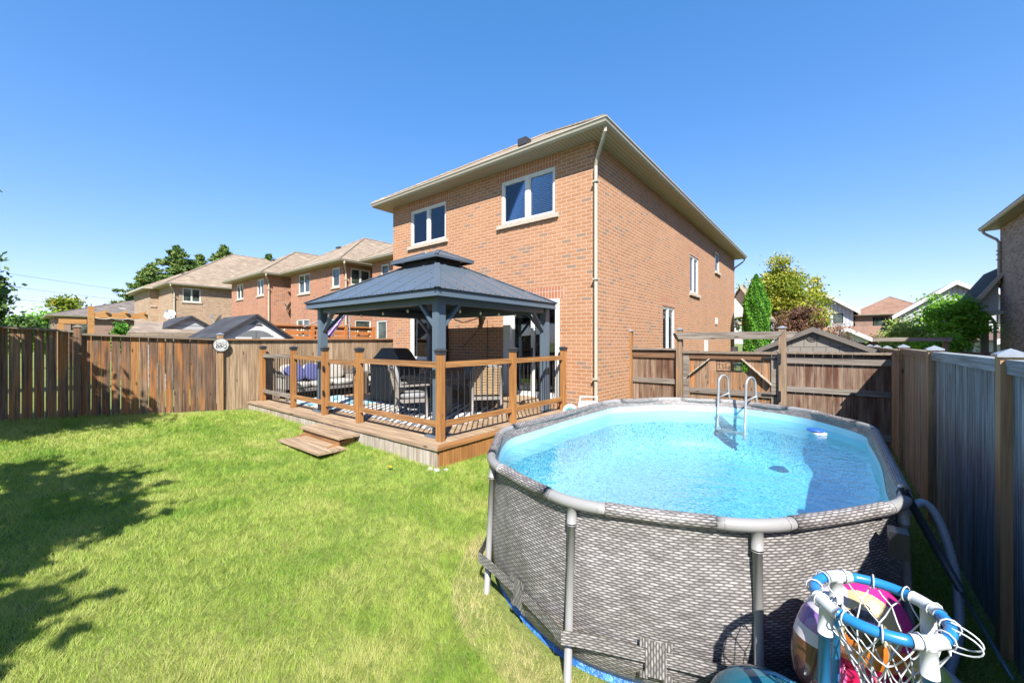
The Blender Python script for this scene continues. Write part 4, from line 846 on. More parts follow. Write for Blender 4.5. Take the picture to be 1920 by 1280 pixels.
for i,(x,y,rz,l_) in enumerate(((-2.72,-2.62,-32,'woven back patio chair seen from behind, left of the gazebo front post'),(-1.80,-1.42,48,'woven back patio chair on the right side of the table, facing left'),(-3.2,-.62,180,'woven back patio chair on the house side of the table, facing the camera'),(-4.15,-1.6,-90,'woven back patio chair at the far left end of the table by the grill'))):
    c=c0 if i==0 else copytree(c0); c.location=(x,y,.512); c.rotation_euler=(0,0,R(rz)); c['label']=l_; c['group']='patio chairs around the dining table'
# covered grill
q=N('grill_cover'); o=q.obj(); q.bump(q.noise(q.scale(o,(2,2,5)),2.2,4,.6),.5,.06); M['cover']=q.fin(lin(.07,.07,.072),.7)
GR=thing('covered_grill','large barbecue grill under a dark grey fabric cover with sloping sides','grill',(-4.75,-1.6,.5))
prof=[(-.72,0),(-.74,.55),(-.72,.98),(-.62,1.10),(-.36,1.36),(.30,1.36),(.55,1.16),(.74,.98),(.76,.55),(.74,0)]
m_=MB()
def gf(u,v):
    t_=u*(len(prof)-1); i=min(int(t_),len(prof)-2); f_=t_-i; px_=prof[i][0]*(1-f_)+prof[i+1][0]*f_; pz=prof[i][1]*(1-f_)+prof[i+1][1]*f_
    d=.30 if pz<1.0 else .30-.10*(pz-1.0)/.36
    wob=.018*math.sin(px_*13+v*3)+.012*math.sin(pz*9+px_*5)
    y=(v-.5)*2*d; bulge=(1-(2*v-1)**6)
    return Vector((-4.72+px_*(.84+.02*bulge),-1.6+y+wob,.51+pz*(.96+.015*bulge)))
m_.grid(gf,54,10)
for v in (0,1):
    rows=[gf(i/54,v) for i in range(55)]
    for i in range(27): a,b=rows[i],rows[i+1]; c_,d_=rows[53-i],rows[54-i]; m_.quad(a,b,c_,d_,r=.5)
m_.build('cover','cover',GR,smooth=False); m_=MB(); m_.box(-4.55,-4.42,-1.93,-1.905,1.30,1.34); m_.build('cover_label','cushion_grey',GR)
# ------------------------------------------------------------------ pool
q=N('rattan_print'); uv=q.n('TexCoord').outputs['UV']
va=q.n('VectorMath',operation='MULTIPLY_ADD'); wn_=q.n('TexNoise'); q.l(uv,wn_.inputs[0]); wn_.inputs['Scale'].default_value=5; q.l(wn_.outputs[1],va.inputs[0]); va.inputs[1].default_value=(.006,.006,0); q.l(uv,va.inputs[2])
sp=q.n('SeparateXYZ'); q.l(va.outputs[0],sp.inputs[0]); vv=q.math('DIVIDE',sp.outputs[1],.0145); row=q.math('FLOOR',vv); fv=q.math('FRACT',vv)
uu=q.math('ADD',q.math('DIVIDE',sp.outputs[0],.050),q.math('MULTIPLY',row,.5)); col_=q.math('FLOOR',uu); fu=q.math('FRACT',uu)
sh=q.math('MULTIPLY',q.math('POWER',q.math('SINE',q.math('MULTIPLY',fv,math.pi)),.6),q.math('POWER',q.math('SINE',q.math('MULTIPLY',fu,math.pi)),.28))
cv=q.n('CombineXYZ'); q.l(col_,cv.inputs[0]); q.l(row,cv.inputs[1]); wh=q.n('TexWhiteNoise'); q.l(cv.outputs[0],wh.inputs[0])
# vertical stakes show through between the lozenges
stk=q.math('MULTIPLY',q.ramp(q.math('ABSOLUTE',q.math('SUBTRACT',fu,.5)),[(.40,(0,0,0,1)),(.46,(1,1,1,1))]),.45)
val=q.math('MAXIMUM',q.math('MULTIPLY',sh,q.math('ADD',q.math('MULTIPLY',wh.outputs[0],.3),.7)),stk)
c=q.ramp(val,[(.15,lin(.045,.038,.04)),(.45,lin(.14,.13,.127)),(.75,lin(.34,.32,.31)),(1,lin(.56,.54,.52))])
nz=q.noise(q.scale(uv,(1,3.5,1)),6,4,.7); c=q.mix(.62,c,q.ramp(nz,[(.3,(.50,.46,.46,1)),(.6,(1,1,1,1))]),'MULTIPLY')
q.bump(val,.4,.006); M['rattan']=q.fin(c,.5)
M['poolgrey']=plain('pool_frame_grey',lin(.29,.285,.28),.35,0,var=.05,sc=3)
q=N('pool_liner'); o=q.n('NewGeometry').outputs['Position']; s3=q.n('SeparateXYZ'); q.l(o,s3.inputs[0])
wn_=q.n('TexNoise'); q.l(o,wn_.inputs['Vector']); wn_.inputs['Scale'].default_value=18; wn_.inputs['Detail'].default_value=2
va=q.n('VectorMath',operation='MULTIPLY_ADD'); q.l(wn_.outputs[1],va.inputs[0]); va.inputs[1].default_value=(.09,.09,.09); q.l(o,va.inputs[2])
vo=q.n('TexVoronoi'); q.l(va.outputs[0],vo.inputs['Vector']); vo.inputs['Scale'].default_value=64
spk=q.ramp(vo.outputs['Color'],[(.0,lin(.02,.25,.45)),(.30,lin(.05,.36,.56)),(.36,lin(.15,.54,.72)),(.62,lin(.23,.62,.78)),(1,lin(.45,.78,.88))])
nb=q.noise(o,4,4,.6); spk=q.mix(.35,spk,q.ramp(nb,[(.35,(.72,.85,.92,1)),(.65,(1,1,1,1))]),'MULTIPLY')
# wave caustic print of light is left to the water; only the liner's own print is here
pl=q.mix(q.noise(o,3,2),lin(.34,.69,.83),lin(.40,.74,.86))
zz=q.math('ADD',s3.outputs[2],q.math('MULTIPLY',q.noise(o,2.,2),.06))
M['liner']=q.fin(q.mix(q.ramp(zz,[(.70,(0,0,0,1)),(.712,(1,1,1,1))]),spk,pl),.5)
q=N('pool_water'); o=q.obj(); t=q.n('BsdfTransparent'); t.inputs[0].default_value=(.76,.955,.97,1); gl=q.n('BsdfGlossy'); gl.inputs['Roughness'].default_value=.03
n1=q.noise(q.scale(o,(1,1.6,1)),4.5,3,.6); n2=q.noise(o,13,3,.6); hh=q.math('ADD',n1,q.math('MULTIPLY',n2,.35))
bm=q.n('Bump'); bm.inputs['Strength'].default_value=.35; bm.inputs['Distance'].default_value=.03; q.l(hh,bm.inputs['Height'])
q.l(bm.outputs[0],gl.inputs['Normal']); fr=q.n('Fresnel'); fr.inputs[0].default_value=1.33; q.l(bm.outputs[0],fr.inputs['Normal']); mx=q.n('MixShader'); q.l(q.math('MULTIPLY',fr.outputs[0],.42),mx.inputs[0]); q.l(t.outputs[0],mx.inputs[1]); q.l(gl.outputs[0],mx.inputs[2]); q.l(mx.outputs[0],q.o.inputs[0]); M['water']=q.m
PC=Vector((2.68,-3.02,0))
pv=[(1.58,-1.35),(.93,-2.25),(0,-2.6),(-.93,-2.27),(-1.58,-1.35)]; pv=[Vector((a,b,0)) for a,b in pv]+[Vector((-a,-b,0)) for a,b in pv]
NV=len(pv)
def catmull(P,n=10):
    o_=[]; k=len(P)
    for i in range(k):
        p0,p1,p2,p3=P[i-1],P[i],P[(i+1)%k],P[(i+2)%k]
        for j in range(n):
            t=j/n; o_.append(.5*((2*p1)+(-p0+p2)*t+(2*p0-5*p1+4*p2-p3)*t*t+(-p0+3*p1-3*p2+p3)*t**3))
    return o_
ctrl=[]
for i in range(NV):
    a,b=pv[i],pv[(i+1)%NV]; ctrl.append(a*(1-.05/a.length)); e=b-a; n_=Vector((e.y,-e.x,0)).normalized(); mid=(a+b)/2
    if n_.dot(mid)<0: n_=-n_
    if e.length>2: ctrl+= [a.lerp(b,.2)+n_*-.01,a.lerp(b,.5)+n_*.015,a.lerp(b,.8)+n_*-.01]
    else: ctrl.append(mid+n_*.015)
ring=catmull(ctrl,8); NR=len(ring); nrm=[]
for i in range(NR):
    e=ring[(i+1)%NR]-ring[i-1]; n_=Vector((e.y,-e.x,0)).normalized(); nrm.append(n_ if n_.dot(ring[i])>0 else -n_)
arc=[0]
for i in range(NR): arc.append(arc[-1]+(ring[(i+1)%NR]-ring[i]).length)
def surf(mb,prof,mi=0,vscale=1,cr=0):
    """rings of the pool outline: prof = (outward offset, z)"""
    L=[0]
    for a,b in zip(prof,prof[1:]): L.append(L[-1]+math.hypot(b[0]-a[0],b[1]-a[1]))
    base=len(mb.v)
    for (o_,z) in prof:
        for i in range(NR): mb.v.append(tuple(PC+ring[i]+nrm[i]*(o_+cr*mnoise.noise(Vector((ring[i].x*4.5,ring[i].y*4.5,z*2.2)))*(1 if .1<z<.9 else 0))+Vector((0,0,z))))
    for j in range(len(prof)-1):
        for i in range(NR):
            i2=(i+1)%NR; mb.f.append((base+j*NR+i,base+j*NR+i2,base+(j+1)*NR+i2,base+(j+1)*NR+i)); mb.r.append(.5); mb.m.append(mi)
            mb.uv.append([(arc[i],L[j]),(arc[i+1],L[j]),(arc[i+1],L[j+1]),(arc[i],L[j+1])])
PL=thing('swimming_pool','oval above ground pool with grey rattan print wall and grey pipe frame','pool',(2.68,-3.02,0))
m_=MB(); surf(m_,[(-.14,.01),(-.07,.03),(-.02,.10),(.003,.18),(.012,.25),(.02,.35),(.025,.45),(.024,.55),(.02,.65),(.01,.74),(0,.82),(-.012,.95),(-.008,1.03)],cr=.022); m_.build('pool_wall','rattan',PL,smooth=True)
m_=MB(); surf(m_,[(-.02,1.04),(-.035,.99),(-.05,.945)]); m_.build('sleeve_band','rattan',PL,smooth=True)
m_=MB(); surf(m_,[(-.052,.947),(-.055,.90),(-.055,.75),(-.06,.5),(-.09,.36),(-.16,.26),(-.3,.21),(-.6,.20)])
base=len(m_.v)-NR; ce=len(m_.v); m_.v.append(tuple(PC+Vector((0,0,.20))))
for i in range(NR): m_.f.append((base+i,base+(i+1)%NR,ce)); m_.r.append(.5); m_.m.append(0); m_.uv.append([(0,0)]*3)
m_.build('liner','liner',PL,smooth=True)
m_=MB(); m_.poly([tuple(PC+ring[i]+nrm[i]*-.054+Vector((0,0,.86))) for i in range(NR)]); tag(m_.build('water','water'),None,None,kind='structure')
RT=1.035
for i in range(NV):
    p,v,nx_=pv[i-1],pv[i],pv[(i+1)%NV]; a=v+(p-v).normalized()*.21; b=v+(nx_-v).normalized()*.21
    cv=[(a*(1-t)**2+v*2*t*(1-t)+b*t*t) for t in [k/8 for k in range(9)]]; cv=[a+(p-v).normalized()*.0]+cv+[b]
    m_=MB(); m_.tube([PC+c_+Vector((0,0,RT)) for c_ in cv],.035,14)
    for e_,d_ in ((a,(p-v).normalized()),(b,(nx_-v).normalized())): m_.tube([PC+e_-d_*.045+Vector((0,0,RT)),PC+e_-d_*.04+Vector((0,0,RT))],.0365,14)
    el=m_.build('rim_elbow','poolgrey',PL,smooth=True)
    out=v.normalized(); mid=cv[5]; mid=(a*.25+v*.5+b*.25)
    foot=mid+out*.055; m_=MB(); 
    m_.tube([PC+mid+Vector((0,0,RT-.01)),PC+mid.lerp(foot,.12)+Vector((0,0,RT-.12))],.029,12); m_.tube([PC+mid.lerp(foot,.1)+Vector((0,0,RT-.10)),PC+foot+Vector((0,0,.0))],.0235,12); m_.tube([PC+mid.lerp(foot,.12)+Vector((0,0,RT-.125)),PC+mid.lerp(foot,.125)+Vector((0,0,RT-.13))],.031,12)
    m_.build('leg','poolgrey',PL,smooth=True)
    s0=b; s1=nx_+(v-nx_).normalized()*.21
    m_=MB(); n_=max(4,int((s1-s0).length/.1)); m_.tube([PC+s0.lerp(s1,t/n_)+Vector((0,0,RT-.006*math.sin(math.pi*t/n_))) for t in range(n_+1)],.040,14); m_.build('rim_sleeve','rattan',PL,smooth=True)
    # ground strap running outside the legs, with the woven holder patch in the middle of each bay
    f0=v*(1+.09/v.length); f1=nx_*(1+.09/nx_.length); e=f1-f0; n2=Vector((e.y,-e.x,0)).normalized(); n2=n2 if n2.dot(f0+f1)>0 else -n2
    if e.length<2:
        m_=MB(); 
        def bf(u,w,f0=f0,f1=f1,n2=n2): 
            pt=f0.lerp(f1,u)+n2*(.003-.042*math.sin(math.pi*u)**.7); return PC+pt+Vector((0,0,.26+.085*w-.02*math.sin(math.pi*u)))
        m_.grid(bf,12,2,uvf=lambda u,w,L=e.length:(u*L,w*.085)); m_.build('strap','rattan',PL,smooth=True)
        m_=MB(); c_=f0.lerp(f1,.5)-n2*.034; ee=e.normalized()
        for (w0,w1,z0,z1) in ((-.055,.055,.17,.37),(-.085,-.04,.16,.20),(.04,.085,.16,.20),(-.085,-.04,.33,.38),(.04,.085,.33,.38)):
            p_=[PC+c_+ee*w0+Vector((0,0,z0)),PC+c_+ee*w1+Vector((0,0,z0)),PC+c_+ee*w1+Vector((0,0,z1)),PC+c_+ee*w0+Vector((0,0,z1))]
            m_.quad(*p_,r=.5,uv=[(z0,w0),(z0,w1),(z1,w1),(z1,w0)])
            c_=c_+n2*.0015
        m_.build('strap_patch','rattan',PL)
# blue tarp under the pool
q=N('blue_tarp'); o=q.obj(); q.bump(q.noise(o,14,4,.6),1,.05); M['tarp']=q.fin(q.ramp(q.noise(o,9,3),[(.35,lin(.02,.10,.38)),(.65,lin(.06,.26,.62))]),.35)
m_=MB(); base=0
prof=[(-.16,.012),(-.12,.03),(-.08,.035),(-.05,.004)]
for (o_,z) in prof:
    for i in range(NR): 
        w_=(mnoise.noise(ring[i]*3.1+Vector((o_*9,0,0)))*.5+.5); m_.v.append(tuple(PC+ring[i]+nrm[i]*(o_+(.05*w_ if o_>0 else 0))+Vector((0,0,gz(ring[i].x+PC.x,ring[i].y+PC.y)+z*(.4+1.2*w_)+.02*mnoise.noise(ring[i]*9)*(o_>0)))))
for j in range(3):
    for i in range(NR): i2=(i+1)%NR; m_.f.append((j*NR+i,j*NR+i2,(j+1)*NR+i2,(j+1)*NR+i)); m_.r.append(.5); m_.m.append(0); m_.uv.append([(0,0)]*4)
tag(m_.build('blue_tarp','tarp'),'crumpled blue tarp edge showing under the pool','tarp')
# ladder
M['ladder']=plain('ladder_grey',lin(.34,.36,.38),.3,.2,var=.05)
LD=thing('pool_ladder','grey tubular pool ladder with two looped handrails over the far rim','ladder',(2.7,-.5,.2))
lo_=Vector((.36,.93,0)); ls=Vector((.93,-.36,0))
for f_ in (Vector((2.47,-.56,0)),Vector((2.47,-.56,0))+ls*.44):
    def lp(d_,z_): return f_+lo_*d_+Vector((0,0,z_))
    pts=[lp(-.04,.52),lp(0,1.22)]+[lp(.13*(1-math.cos(a)),1.32+.13*math.sin(a)) for a in [math.pi*k/10 for k in range(11)]]+[lp(.27,1.2),lp(.34,.8),lp(.45,.02)]
    m_=MB(); m_.tube(pts,.018,10); m_.build('rail','ladder',LD,smooth=True)
    m_=MB(); m_.tube([lp(-.0,1.10),lp(.29,1.15)],.015,8); m_.build('bracket','ladder',LD,smooth=True)
for z in (.60,.84):
    m_=MB(); a_=Vector((2.47,-.56,z))-lo_*.03; m_.beam(a_,a_+ls*.44,.09,.025); m_.build('tread','ladder',LD,bevel=.006)
# floats and small pool things
FD=thing('chlorine_floater','blue and white round chlorine floater on the water near the right wall','floater',(3.78,-1.5,.86))
m_=MB(); m_.tube([(3.78,-1.5,.865),(3.78,-1.5,.885)],.075,20); m_.build('float_ring','white',FD,smooth=False)
m_=MB(); m_.ball((3.74,-1.46,.905),.095,.095,.022,20); m_.build('lid',[plain('floater_blue',lin(.03,.12,.50),.35)],FD,smooth=True)
m_=MB(); m_.ball((1.95,-.62,.88),.055,.03,.03,12); m_.poly([(1.93,-.62,.90),(1.99,-.62,.90),(1.99,-.615,.96)]); m_.tube([(1.95,-.62,.9),(1.93,-.55,1.07)],.003,4); tag(m_.build('pool_thermometer',[plain('dark_rubber',lin(.05,.055,.06),.4)],smooth=False),'small dark floating pool thermometer tied at the far rim','thermometer')
# hose, pump box, pole
M['hose']=plain('hose_grey',lin(.36,.42,.50),.4,.0,var=.1)
HS=MB(); hp=[Vector(p) for p in ((4.26,-4.05,.86),(4.36,-3.98,.95),(4.44,-3.98,.84),(4.50,-4.02,.55),(4.50,-4.12,.25),(4.44,-4.25,.06),(4.38,-4.5,.05))]; k=[]
for i in range(len(hp)-1):
    p0,p1,p2,p3=hp[max(i-1,0)],hp[i],hp[i+1],hp[min(i+2,len(hp)-1)]
    for j in range(26): t=j/26; k.append(.5*((2*p1)+(-p0+p2)*t+(2*p0-5*p1+4*p2-p3)*t*t+(-p0+3*p1-3*p2+p3)*t**3))
HS.tube(k,[.022+.003*(i%2) for i in range(len(k))],12); tag(HS.build('pump_hose','hose',smooth=True),'grey corrugated pump hose curling down between the pool and the right fence','hose')
PB=thing('pump_fitting','black pump fitting strapped outside the near right pool corner','pump',(4.16,-4.72,.8)); m_=MB(); m_.box(4.14,4.22,-4.74,-4.64,.84,.98); m_.build('housing',[plain('pump_black',lin(.02,.022,.03),.4)],PB,bevel=.02);
PO=thing('telescopic_pole','dark blue telescopic pole leaning from the pool rim down to the fence foot','pole',(4.73,-4.0,0)); m_=MB(); m_.tube([(4.23,-4.30,1.12),(4.50,-4.15,.52)],.021,10); m_.build('outer_tube',[plain('pole_dark',lin(.05,.07,.10),.35)],PO,smooth=True); m_=MB(); m_.tube([(4.50,-4.15,.52),(4.73,-4.02,.02)],.011,8); m_.build('inner_tube',[plain('pole_blue',lin(.20,.36,.50),.3,.3)],PO,smooth=True)
# white folding cart with hose coil by the house corner
CT=thing('hose_cart','white plastic hose caddy with a coiled teal and white hose by the house corner','hose cart',(.2,-.75,.3))
m_=MB(); m_.tube([(.08,-.86,.62),(.10,-.80,.93),(.36,-.62,.93),(.38,-.68,.60)],.022,8); m_.hexa([(.11,-.83,.70),(.36,-.66,.70),(.355,-.645,.70),(.10,-.815,.70),(.12,-.82,.86),(.35,-.65,.86),(.345,-.635,.86),(.11,-.805,.86)]); m_.build('frame','white',CT)
m_=MB()
for x_,y_ in ((.08,-.86),(.38,-.68)): m_.tube([(x_,y_,.64),(x_+.06,y_+.2,.25)],.018,8)
m_.build('leg','chairframe',CT)
for r_,mt in ((.13,'white'),(.10,'white'),(.07,None)):
    m_=MB(); m_.tube([(-.02+.9*r_*math.cos(a),-.98+.1*math.sin(a)*0+.45*r_*math.cos(a),.66+r_*math.sin(a)) for a in [2*math.pi*k/24 for k in range(24)]],.018,8,closed=True); m_.build('hose_coil',mt if mt else [plain('teal',lin(.05,.45,.55),.4)],CT,smooth=True)
# --- toy hoop
M['toyblue']=plain('toy_blue',lin(.02,.21,.50),.3,var=.03); M['toywhite']=plain('toy_white',lin(.58,.60,.62),.35,var=.03)
HP=thing('toy_hoop','blue and white plastic toy basketball hoop with a white net beside the pool','toy hoop',(4.02,-5.78,0)); hc=Vector((4.025,-5.775,1.065)); hr=.178
def hpnt(a,r=hr,z=0): return hc+Vector((r*math.cos(a),r*math.sin(a),z))
legs=[R(d) for d in (128,38,-52,218)]
for i,a in enumerate(legs):
    b=legs[(i+1)%4] if i<3 else legs[0]
for a in legs:
    m_=MB(); m_.tube([hpnt(a+t) for t in [(-.28+.56*k/8) for k in range(9)]],.0215,12); m_.tube([hpnt(a,hr,-.0),hpnt(a,hr+.005,-.10)],[.020,.023],12); m_.ball(hpnt(a,hr,-.01),.023,.023,.018,10); m_.build('connector','toywhite',HP,smooth=True)
    m_=MB(); m_.tube([hpnt(a,hr+.005,-.09),hpnt(a,hr+.03,-.85)],.0185,12); m_.build('leg','toyblue',HP,smooth=True)
    m_=MB(); m_.tube([hpnt(a+.28+t) for t in [(math.pi/2-.56)*k/10 for k in range(11)]],.0175,12); m_.build('rim_tube','toyblue',HP,smooth=True)
m_=MB(); NN=12
lv=[(hr,-.0),(hr*.93,-.07),(hr*.72,-.13),(hr*.56,-.19),(hr*.44,-.25),(hr*.36,-.31)]
def npt(i,l): 
    r_,z=lv[l]; a=2*math.pi*(i+(.5 if l%2 else 0))/NN; s_=.1*l/5; w=mnoise.noise(Vector((i*1.7,l*2.3,4)))*.02*(l>0); return hpnt(a,r_+w,z+w)+Vector((.35*s_,-.2*s_,0))
for l in range(len(lv)-1):
    for i in range(NN):
        i2=(i+1)%NN if l%2 else i; j2=i if l%2 else (i-1)%NN
        for tgt in ((i if l%2==0 else i),( (i-1)%NN if l%2==0 else (i+1)%NN)):
            a,b=npt(i,l),npt(tgt,l+1); mid=(a+b)/2+Vector((0,0,-.006)); m_.tube([a,mid,b],.0027,5)
for i in range(NN): 
    a=2*math.pi*i/NN; e=Vector((math.cos(a),math.sin(a),0)); m_.tube([hpnt(a)+e*.026*math.cos(t)+Vector((0,0,.026*math.sin(t))) for t in [2*math.pi*k/10 for k in range(10)]],.0027,5,closed=True)
for s_,dz in ((.0,.0),(.12,.01)):
    a0=R(-12)+s_; base_=hpnt(a0); m_.tube([base_+Vector((.0+.065*math.sin(t),.0-.02*math.sin(t)*(1+s_*4),.035*math.cos(t)-.02+dz)) for t in [math.pi*k/12 for k in range(13)]],.0028,5)
m_.build('net','toywhite',HP,smooth=True)
# --- inflatables
def gl(name,col,r=.18):
    q=N(name); q.p.inputs['Coat Weight'].default_value=.5; q.bump(q.noise(q.obj(),14,3,.6),.25,.02); return q.fin(col,r)
for k_,c_ in dict(i_pink=lin(.72,.03,.30),i_cream=lin(.72,.55,.30),i_orange=lin(.85,.26,.04),i_black=lin(.012,.012,.02),i_lilac=lin(.75,.30,.70),i_white=lin(.80,.74,.82),i_purple=lin(.33,.17,.50),i_brown=lin(.16,.06,.045),i_red=lin(.60,.01,.08),i_yellow=lin(.85,.66,.12),i_navy=lin(.015,.10,.17),i_lime=lin(.62,.78,.12),i_blue=lin(.06,.38,.62),i_rose=lin(.72,.16,.38)).items(): M[k_]=gl(k_,tuple(x*.72 for x in c_[:3])+(1,))
IB=thing('inflatable_bird','pink and orange inflatable bird float with a big eye and striped beak under the hoop','inflatable',(4.0,-5.4,.1))
hm=Vector((4.0,-5.37,.76)); eye=(Vector((4.03,-7.7,1.75))-hm).normalized()
m_=MB(); 
def hf(u,v):
    a=u*2*math.pi;b=(v-.5)*math.pi; return hm+Vector((.175*math.cos(b)*math.cos(a),.15*math.cos(b)*math.sin(a),.20*math.sin(b)))
m_.grid(hf,180,110,cu=True)
for i,f_ in enumerate(m_.f):
    c_=sum((Vector(m_.v[j]) for j in f_),Vector())/len(f_)-hm; n_=c_.normalized(); e_=eye; an=n_.angle(e_); sp=n_.angle((e_+Vector((.16,0,.08))).normalized())
    m_.m[i]=3 if sp<.16 else 2 if an<.44 else (1 if (n_.z>.10 or n_.x>.5) else 4) if an<.82 else (0 if n_.z>.0 else 4 if n_.z>-.6 else 5)
m_.build('head',['i_pink','i_cream','i_black','i_lilac','i_orange','i_red'],IB,smooth=True)
bk=[(3.95,-5.40,.90),(3.90,-5.44,.85),(3.86,-5.46,.77),(3.835,-5.47,.69),(3.82,-5.47,.61),(3.815,-5.465,.53),(3.82,-5.46,.46),(3.825,-5.455,.42)]; br=[.06,.085,.095,.095,.088,.07,.035,.006]
bkc=[]; bkr=[]
for i in range(len(bk)-1):
    p0,p1,p2,p3=[Vector(bk[max(0,min(len(bk)-1,i+o_))]) for o_ in (-1,0,1,2)]
    for j in range(5):
        t=j/5; bkc.append(.5*((2*p1)+(-p0+p2)*t+(2*p0-5*p1+4*p2-p3)*t*t+(-p0+3*p1-3*p2+p3)*t**3)); bkr.append((br[i]*(1-t)+br[i+1]*t)*.80)
bkc.append(Vector(bk[-1])); bkr.append(.003); m_=MB(); m_.tube(bkc,bkr,28)
for i in range(35*28): k_=i//28; m_.m[i]=0 if k_<8 else 1 if k_<12 else 0 if k_<15 else 2
m_.m[-1]=2; m_.build('beak',['i_white','i_purple','i_brown'],IB,smooth=True)
m_=MB(); m_.ball((4.02,-5.38,.42),.20,.16,.24,28); m_.build('body','i_red',IB,smooth=True)
m_=MB(); m_.ball((3.915,-5.47,.44),.05,.05,.22,18); m_.build('wing','i_rose',IB,smooth=True)
RB=thing('rainbow_float','rainbow striped inflatable ring float lying behind the toy hoop','inflatable',(4.25,-5.15,.0))
m_=MB()
def rfn(u,v):
    a=u*2*math.pi; r_=.02+.36*v; wr=.006*math.sin(a*40)*(v>.75); return Vector((4.13+r_*math.cos(a),-5.24+r_*math.sin(a),.56-.36*v**3+.05*math.sin(math.pi*v)+wr))
m_.grid(rfn,96,20,cu=True)
for i in range(len(m_.f)): v_=(i//96+.5)/20; m_.m[i]=0 if v_<.2 else 1 if v_<.42 else 2 if v_<.62 else 3 if v_<.82 else 4
m_.build('stripes',['i_yellow','i_lime','i_white','i_red','i_blue'],RB,smooth=True); m_=MB()
m_.tube([(4.13+.33*math.cos(a),-5.24+.33*math.sin(a),.12) for a in [2*math.pi*k/40 for k in range(40)]],.08,12,closed=True); m_.build('tube','i_blue',RB,smooth=True)
NF=thing('navy_float','dark teal inflatable float with pale cloud shapes at the foot of the pool','inflatable',(3.7,-5.6,0))
q=N('navy_cloud'); q.p.inputs['Coat Weight'].default_value=.6; nz=q.noise(q.obj(),5.5,1,.3); M['navyc']=q.fin(q.ramp(nz,[(.56,lin(.012,.10,.15)),(.575,lin(.55,.62,.68))]),.15)
m_=MB(); m_.ball((3.68,-5.56,.22),.27,.19,.28,32); m_.build('float_body','navyc',NF,smooth=True); m_=MB(); m_.tube([(3.58,-5.56,.475),(3.7,-5.54,.503),(3.82,-5.52,.48)],.008,6); m_.build('seam','i_blue',NF,smooth=True)
# ------------------------------------------------------------------ neighbours' yards
SH=thing('garden_shed','grey sided garden shed with a black gable roof beyond the left fence','shed',(-15.2,-3.6,.2))
def shed(root,x0,x1,y0,y1,ze,zp,wallm,roofm,trim='cap',face='x',oh=.10):
    w=MB(); ym=(y0+y1)/2; xm=(x0+x1)/2
    if face=='x':
        for x in (x0,x1): w.poly([(x,y0,0),(x,y1,0),(x,y1,ze),(x,ym,zp),(x,y0,ze)])
        w.quad((x0,y0,0),(x1,y0,0),(x1,y0,ze),(x0,y0,ze)); w.quad((x0,y1,0),(x1,y1,0),(x1,y1,ze),(x0,y1,ze)); w.build('wall',wallm,root)
        for (ya,sg) in ((y0,-1),(y1,1)):
            s_=(zp-ze)/(ym-y0); yo=ya+sg*oh; zo=ze-s_*oh; r_=MB(); r_.hexa([(x0-oh,ym,zp+.005),(x1+oh,ym,zp+.005),(x1+oh,yo,zo+.005),(x0-oh,yo,zo+.005),(x0-oh,ym,zp+.06),(x1+oh,ym,zp+.06),(x1+oh,yo,zo+.06),(x0-oh,yo,zo+.06)]); r_.build('roof',roofm,root)
            f=MB(); f.hexa([(x1+oh+.002,ym,zp-.01),(x1+oh+.02,ym,zp-.01),(x1+oh+.02,yo,zo-.01),(x1+oh+.002,yo,zo-.01),(x1+oh+.002,ym,zp+.065),(x1+oh+.02,ym,zp+.065),(x1+oh+.02,yo,zo+.065),(x1+oh+.002,yo,zo+.065)]); f.build('fascia',trim,root)
    else:
        for y in (y0,y1): w.poly([(x0,y,0),(x1,y,0),(x1,y,ze),(xm,y,zp),(x0,y,ze)])
        w.quad((x0,y0,0),(x0,y1,0),(x0,y1,ze),(x0,y0,ze)); w.quad((x1,y0,0),(x1,y1,0),(x1,y1,ze),(x1,y0,ze)); w.build('wall',wallm,root)
        for (xa,sg) in ((x0,-1),(x1,1)):
            s_=(zp-ze)/(xm-x0); xo=xa+sg*oh; zo=ze-s_*oh; r_=MB(); r_.hexa([(xm,y0-oh,zp+.005),(xm,y1+oh,zp+.005),(xo,y1+oh,zo+.005),(xo,y0-oh,zo+.005),(xm,y0-oh,zp+.06),(xm,y1+oh,zp+.06),(xo,y1+oh,zo+.06),(xo,y0-oh,zo+.06)]); r_.build('roof',roofm,root)
q=N('shed_siding_grey'); wv=q.n('TexWave',bands_direction='Y'); q.l(q.wall(),wv.inputs[0]); wv.inputs['Scale'].default_value=1.6; M['shedgrey']=q.fin(q.ramp(wv.outputs[1],[(0,lin(.20,.21,.22)),(.12,lin(.40,.41,.43)),(1,lin(.43,.44,.46))]),.6)
M['shedtrim']=plain('shed_trim_grey',lin(.17,.18,.19),.6)
shed(SH,-16.4,-14,-4.55,-2.62,2.26,2.86,'shedgrey','shingle_black')
SH=thing('garden_shed','white garden shed with a black roof and grey arched doors beside the orange screen','shed',(-10.2,-3.2,.2))
shed(SH,-11.6,-9,-4.12,-2.36,2.12,2.72,'white','shingle_black')
m_=MB(); [m_.box(-8.995,-8.97,-3.87+k*.0625,-3.87+(k+1)*.0625,.4,1.98+.34*math.sin(math.pi*.5*(k+1)/10)) for k in range(10)]; m_.build('door','shedtrim',SH); m_=MB(); [m_.box(-8.995,-8.97,-3.235+k*.0625,-3.235+(k+1)*.0625,.4,1.98+.34*math.cos(math.pi*.5*k/10)) for k in range(10)]; m_.build('door','shedtrim',SH)
m_=MB()
for y0_ in (-3.75,-3.13): m_.box(-8.968,-8.955,y0_,y0_+.40,1.75,2.12)
m_.build('door_window','white',SH); m_=MB()
for y0_ in (-3.75,-3.13): 
    for k in range(4): m_.box(-8.954,-8.95,y0_+.03+k*.09,y0_+.03+k*.09+.07,1.78,2.08)
m_.build('pane','cushion',SH)
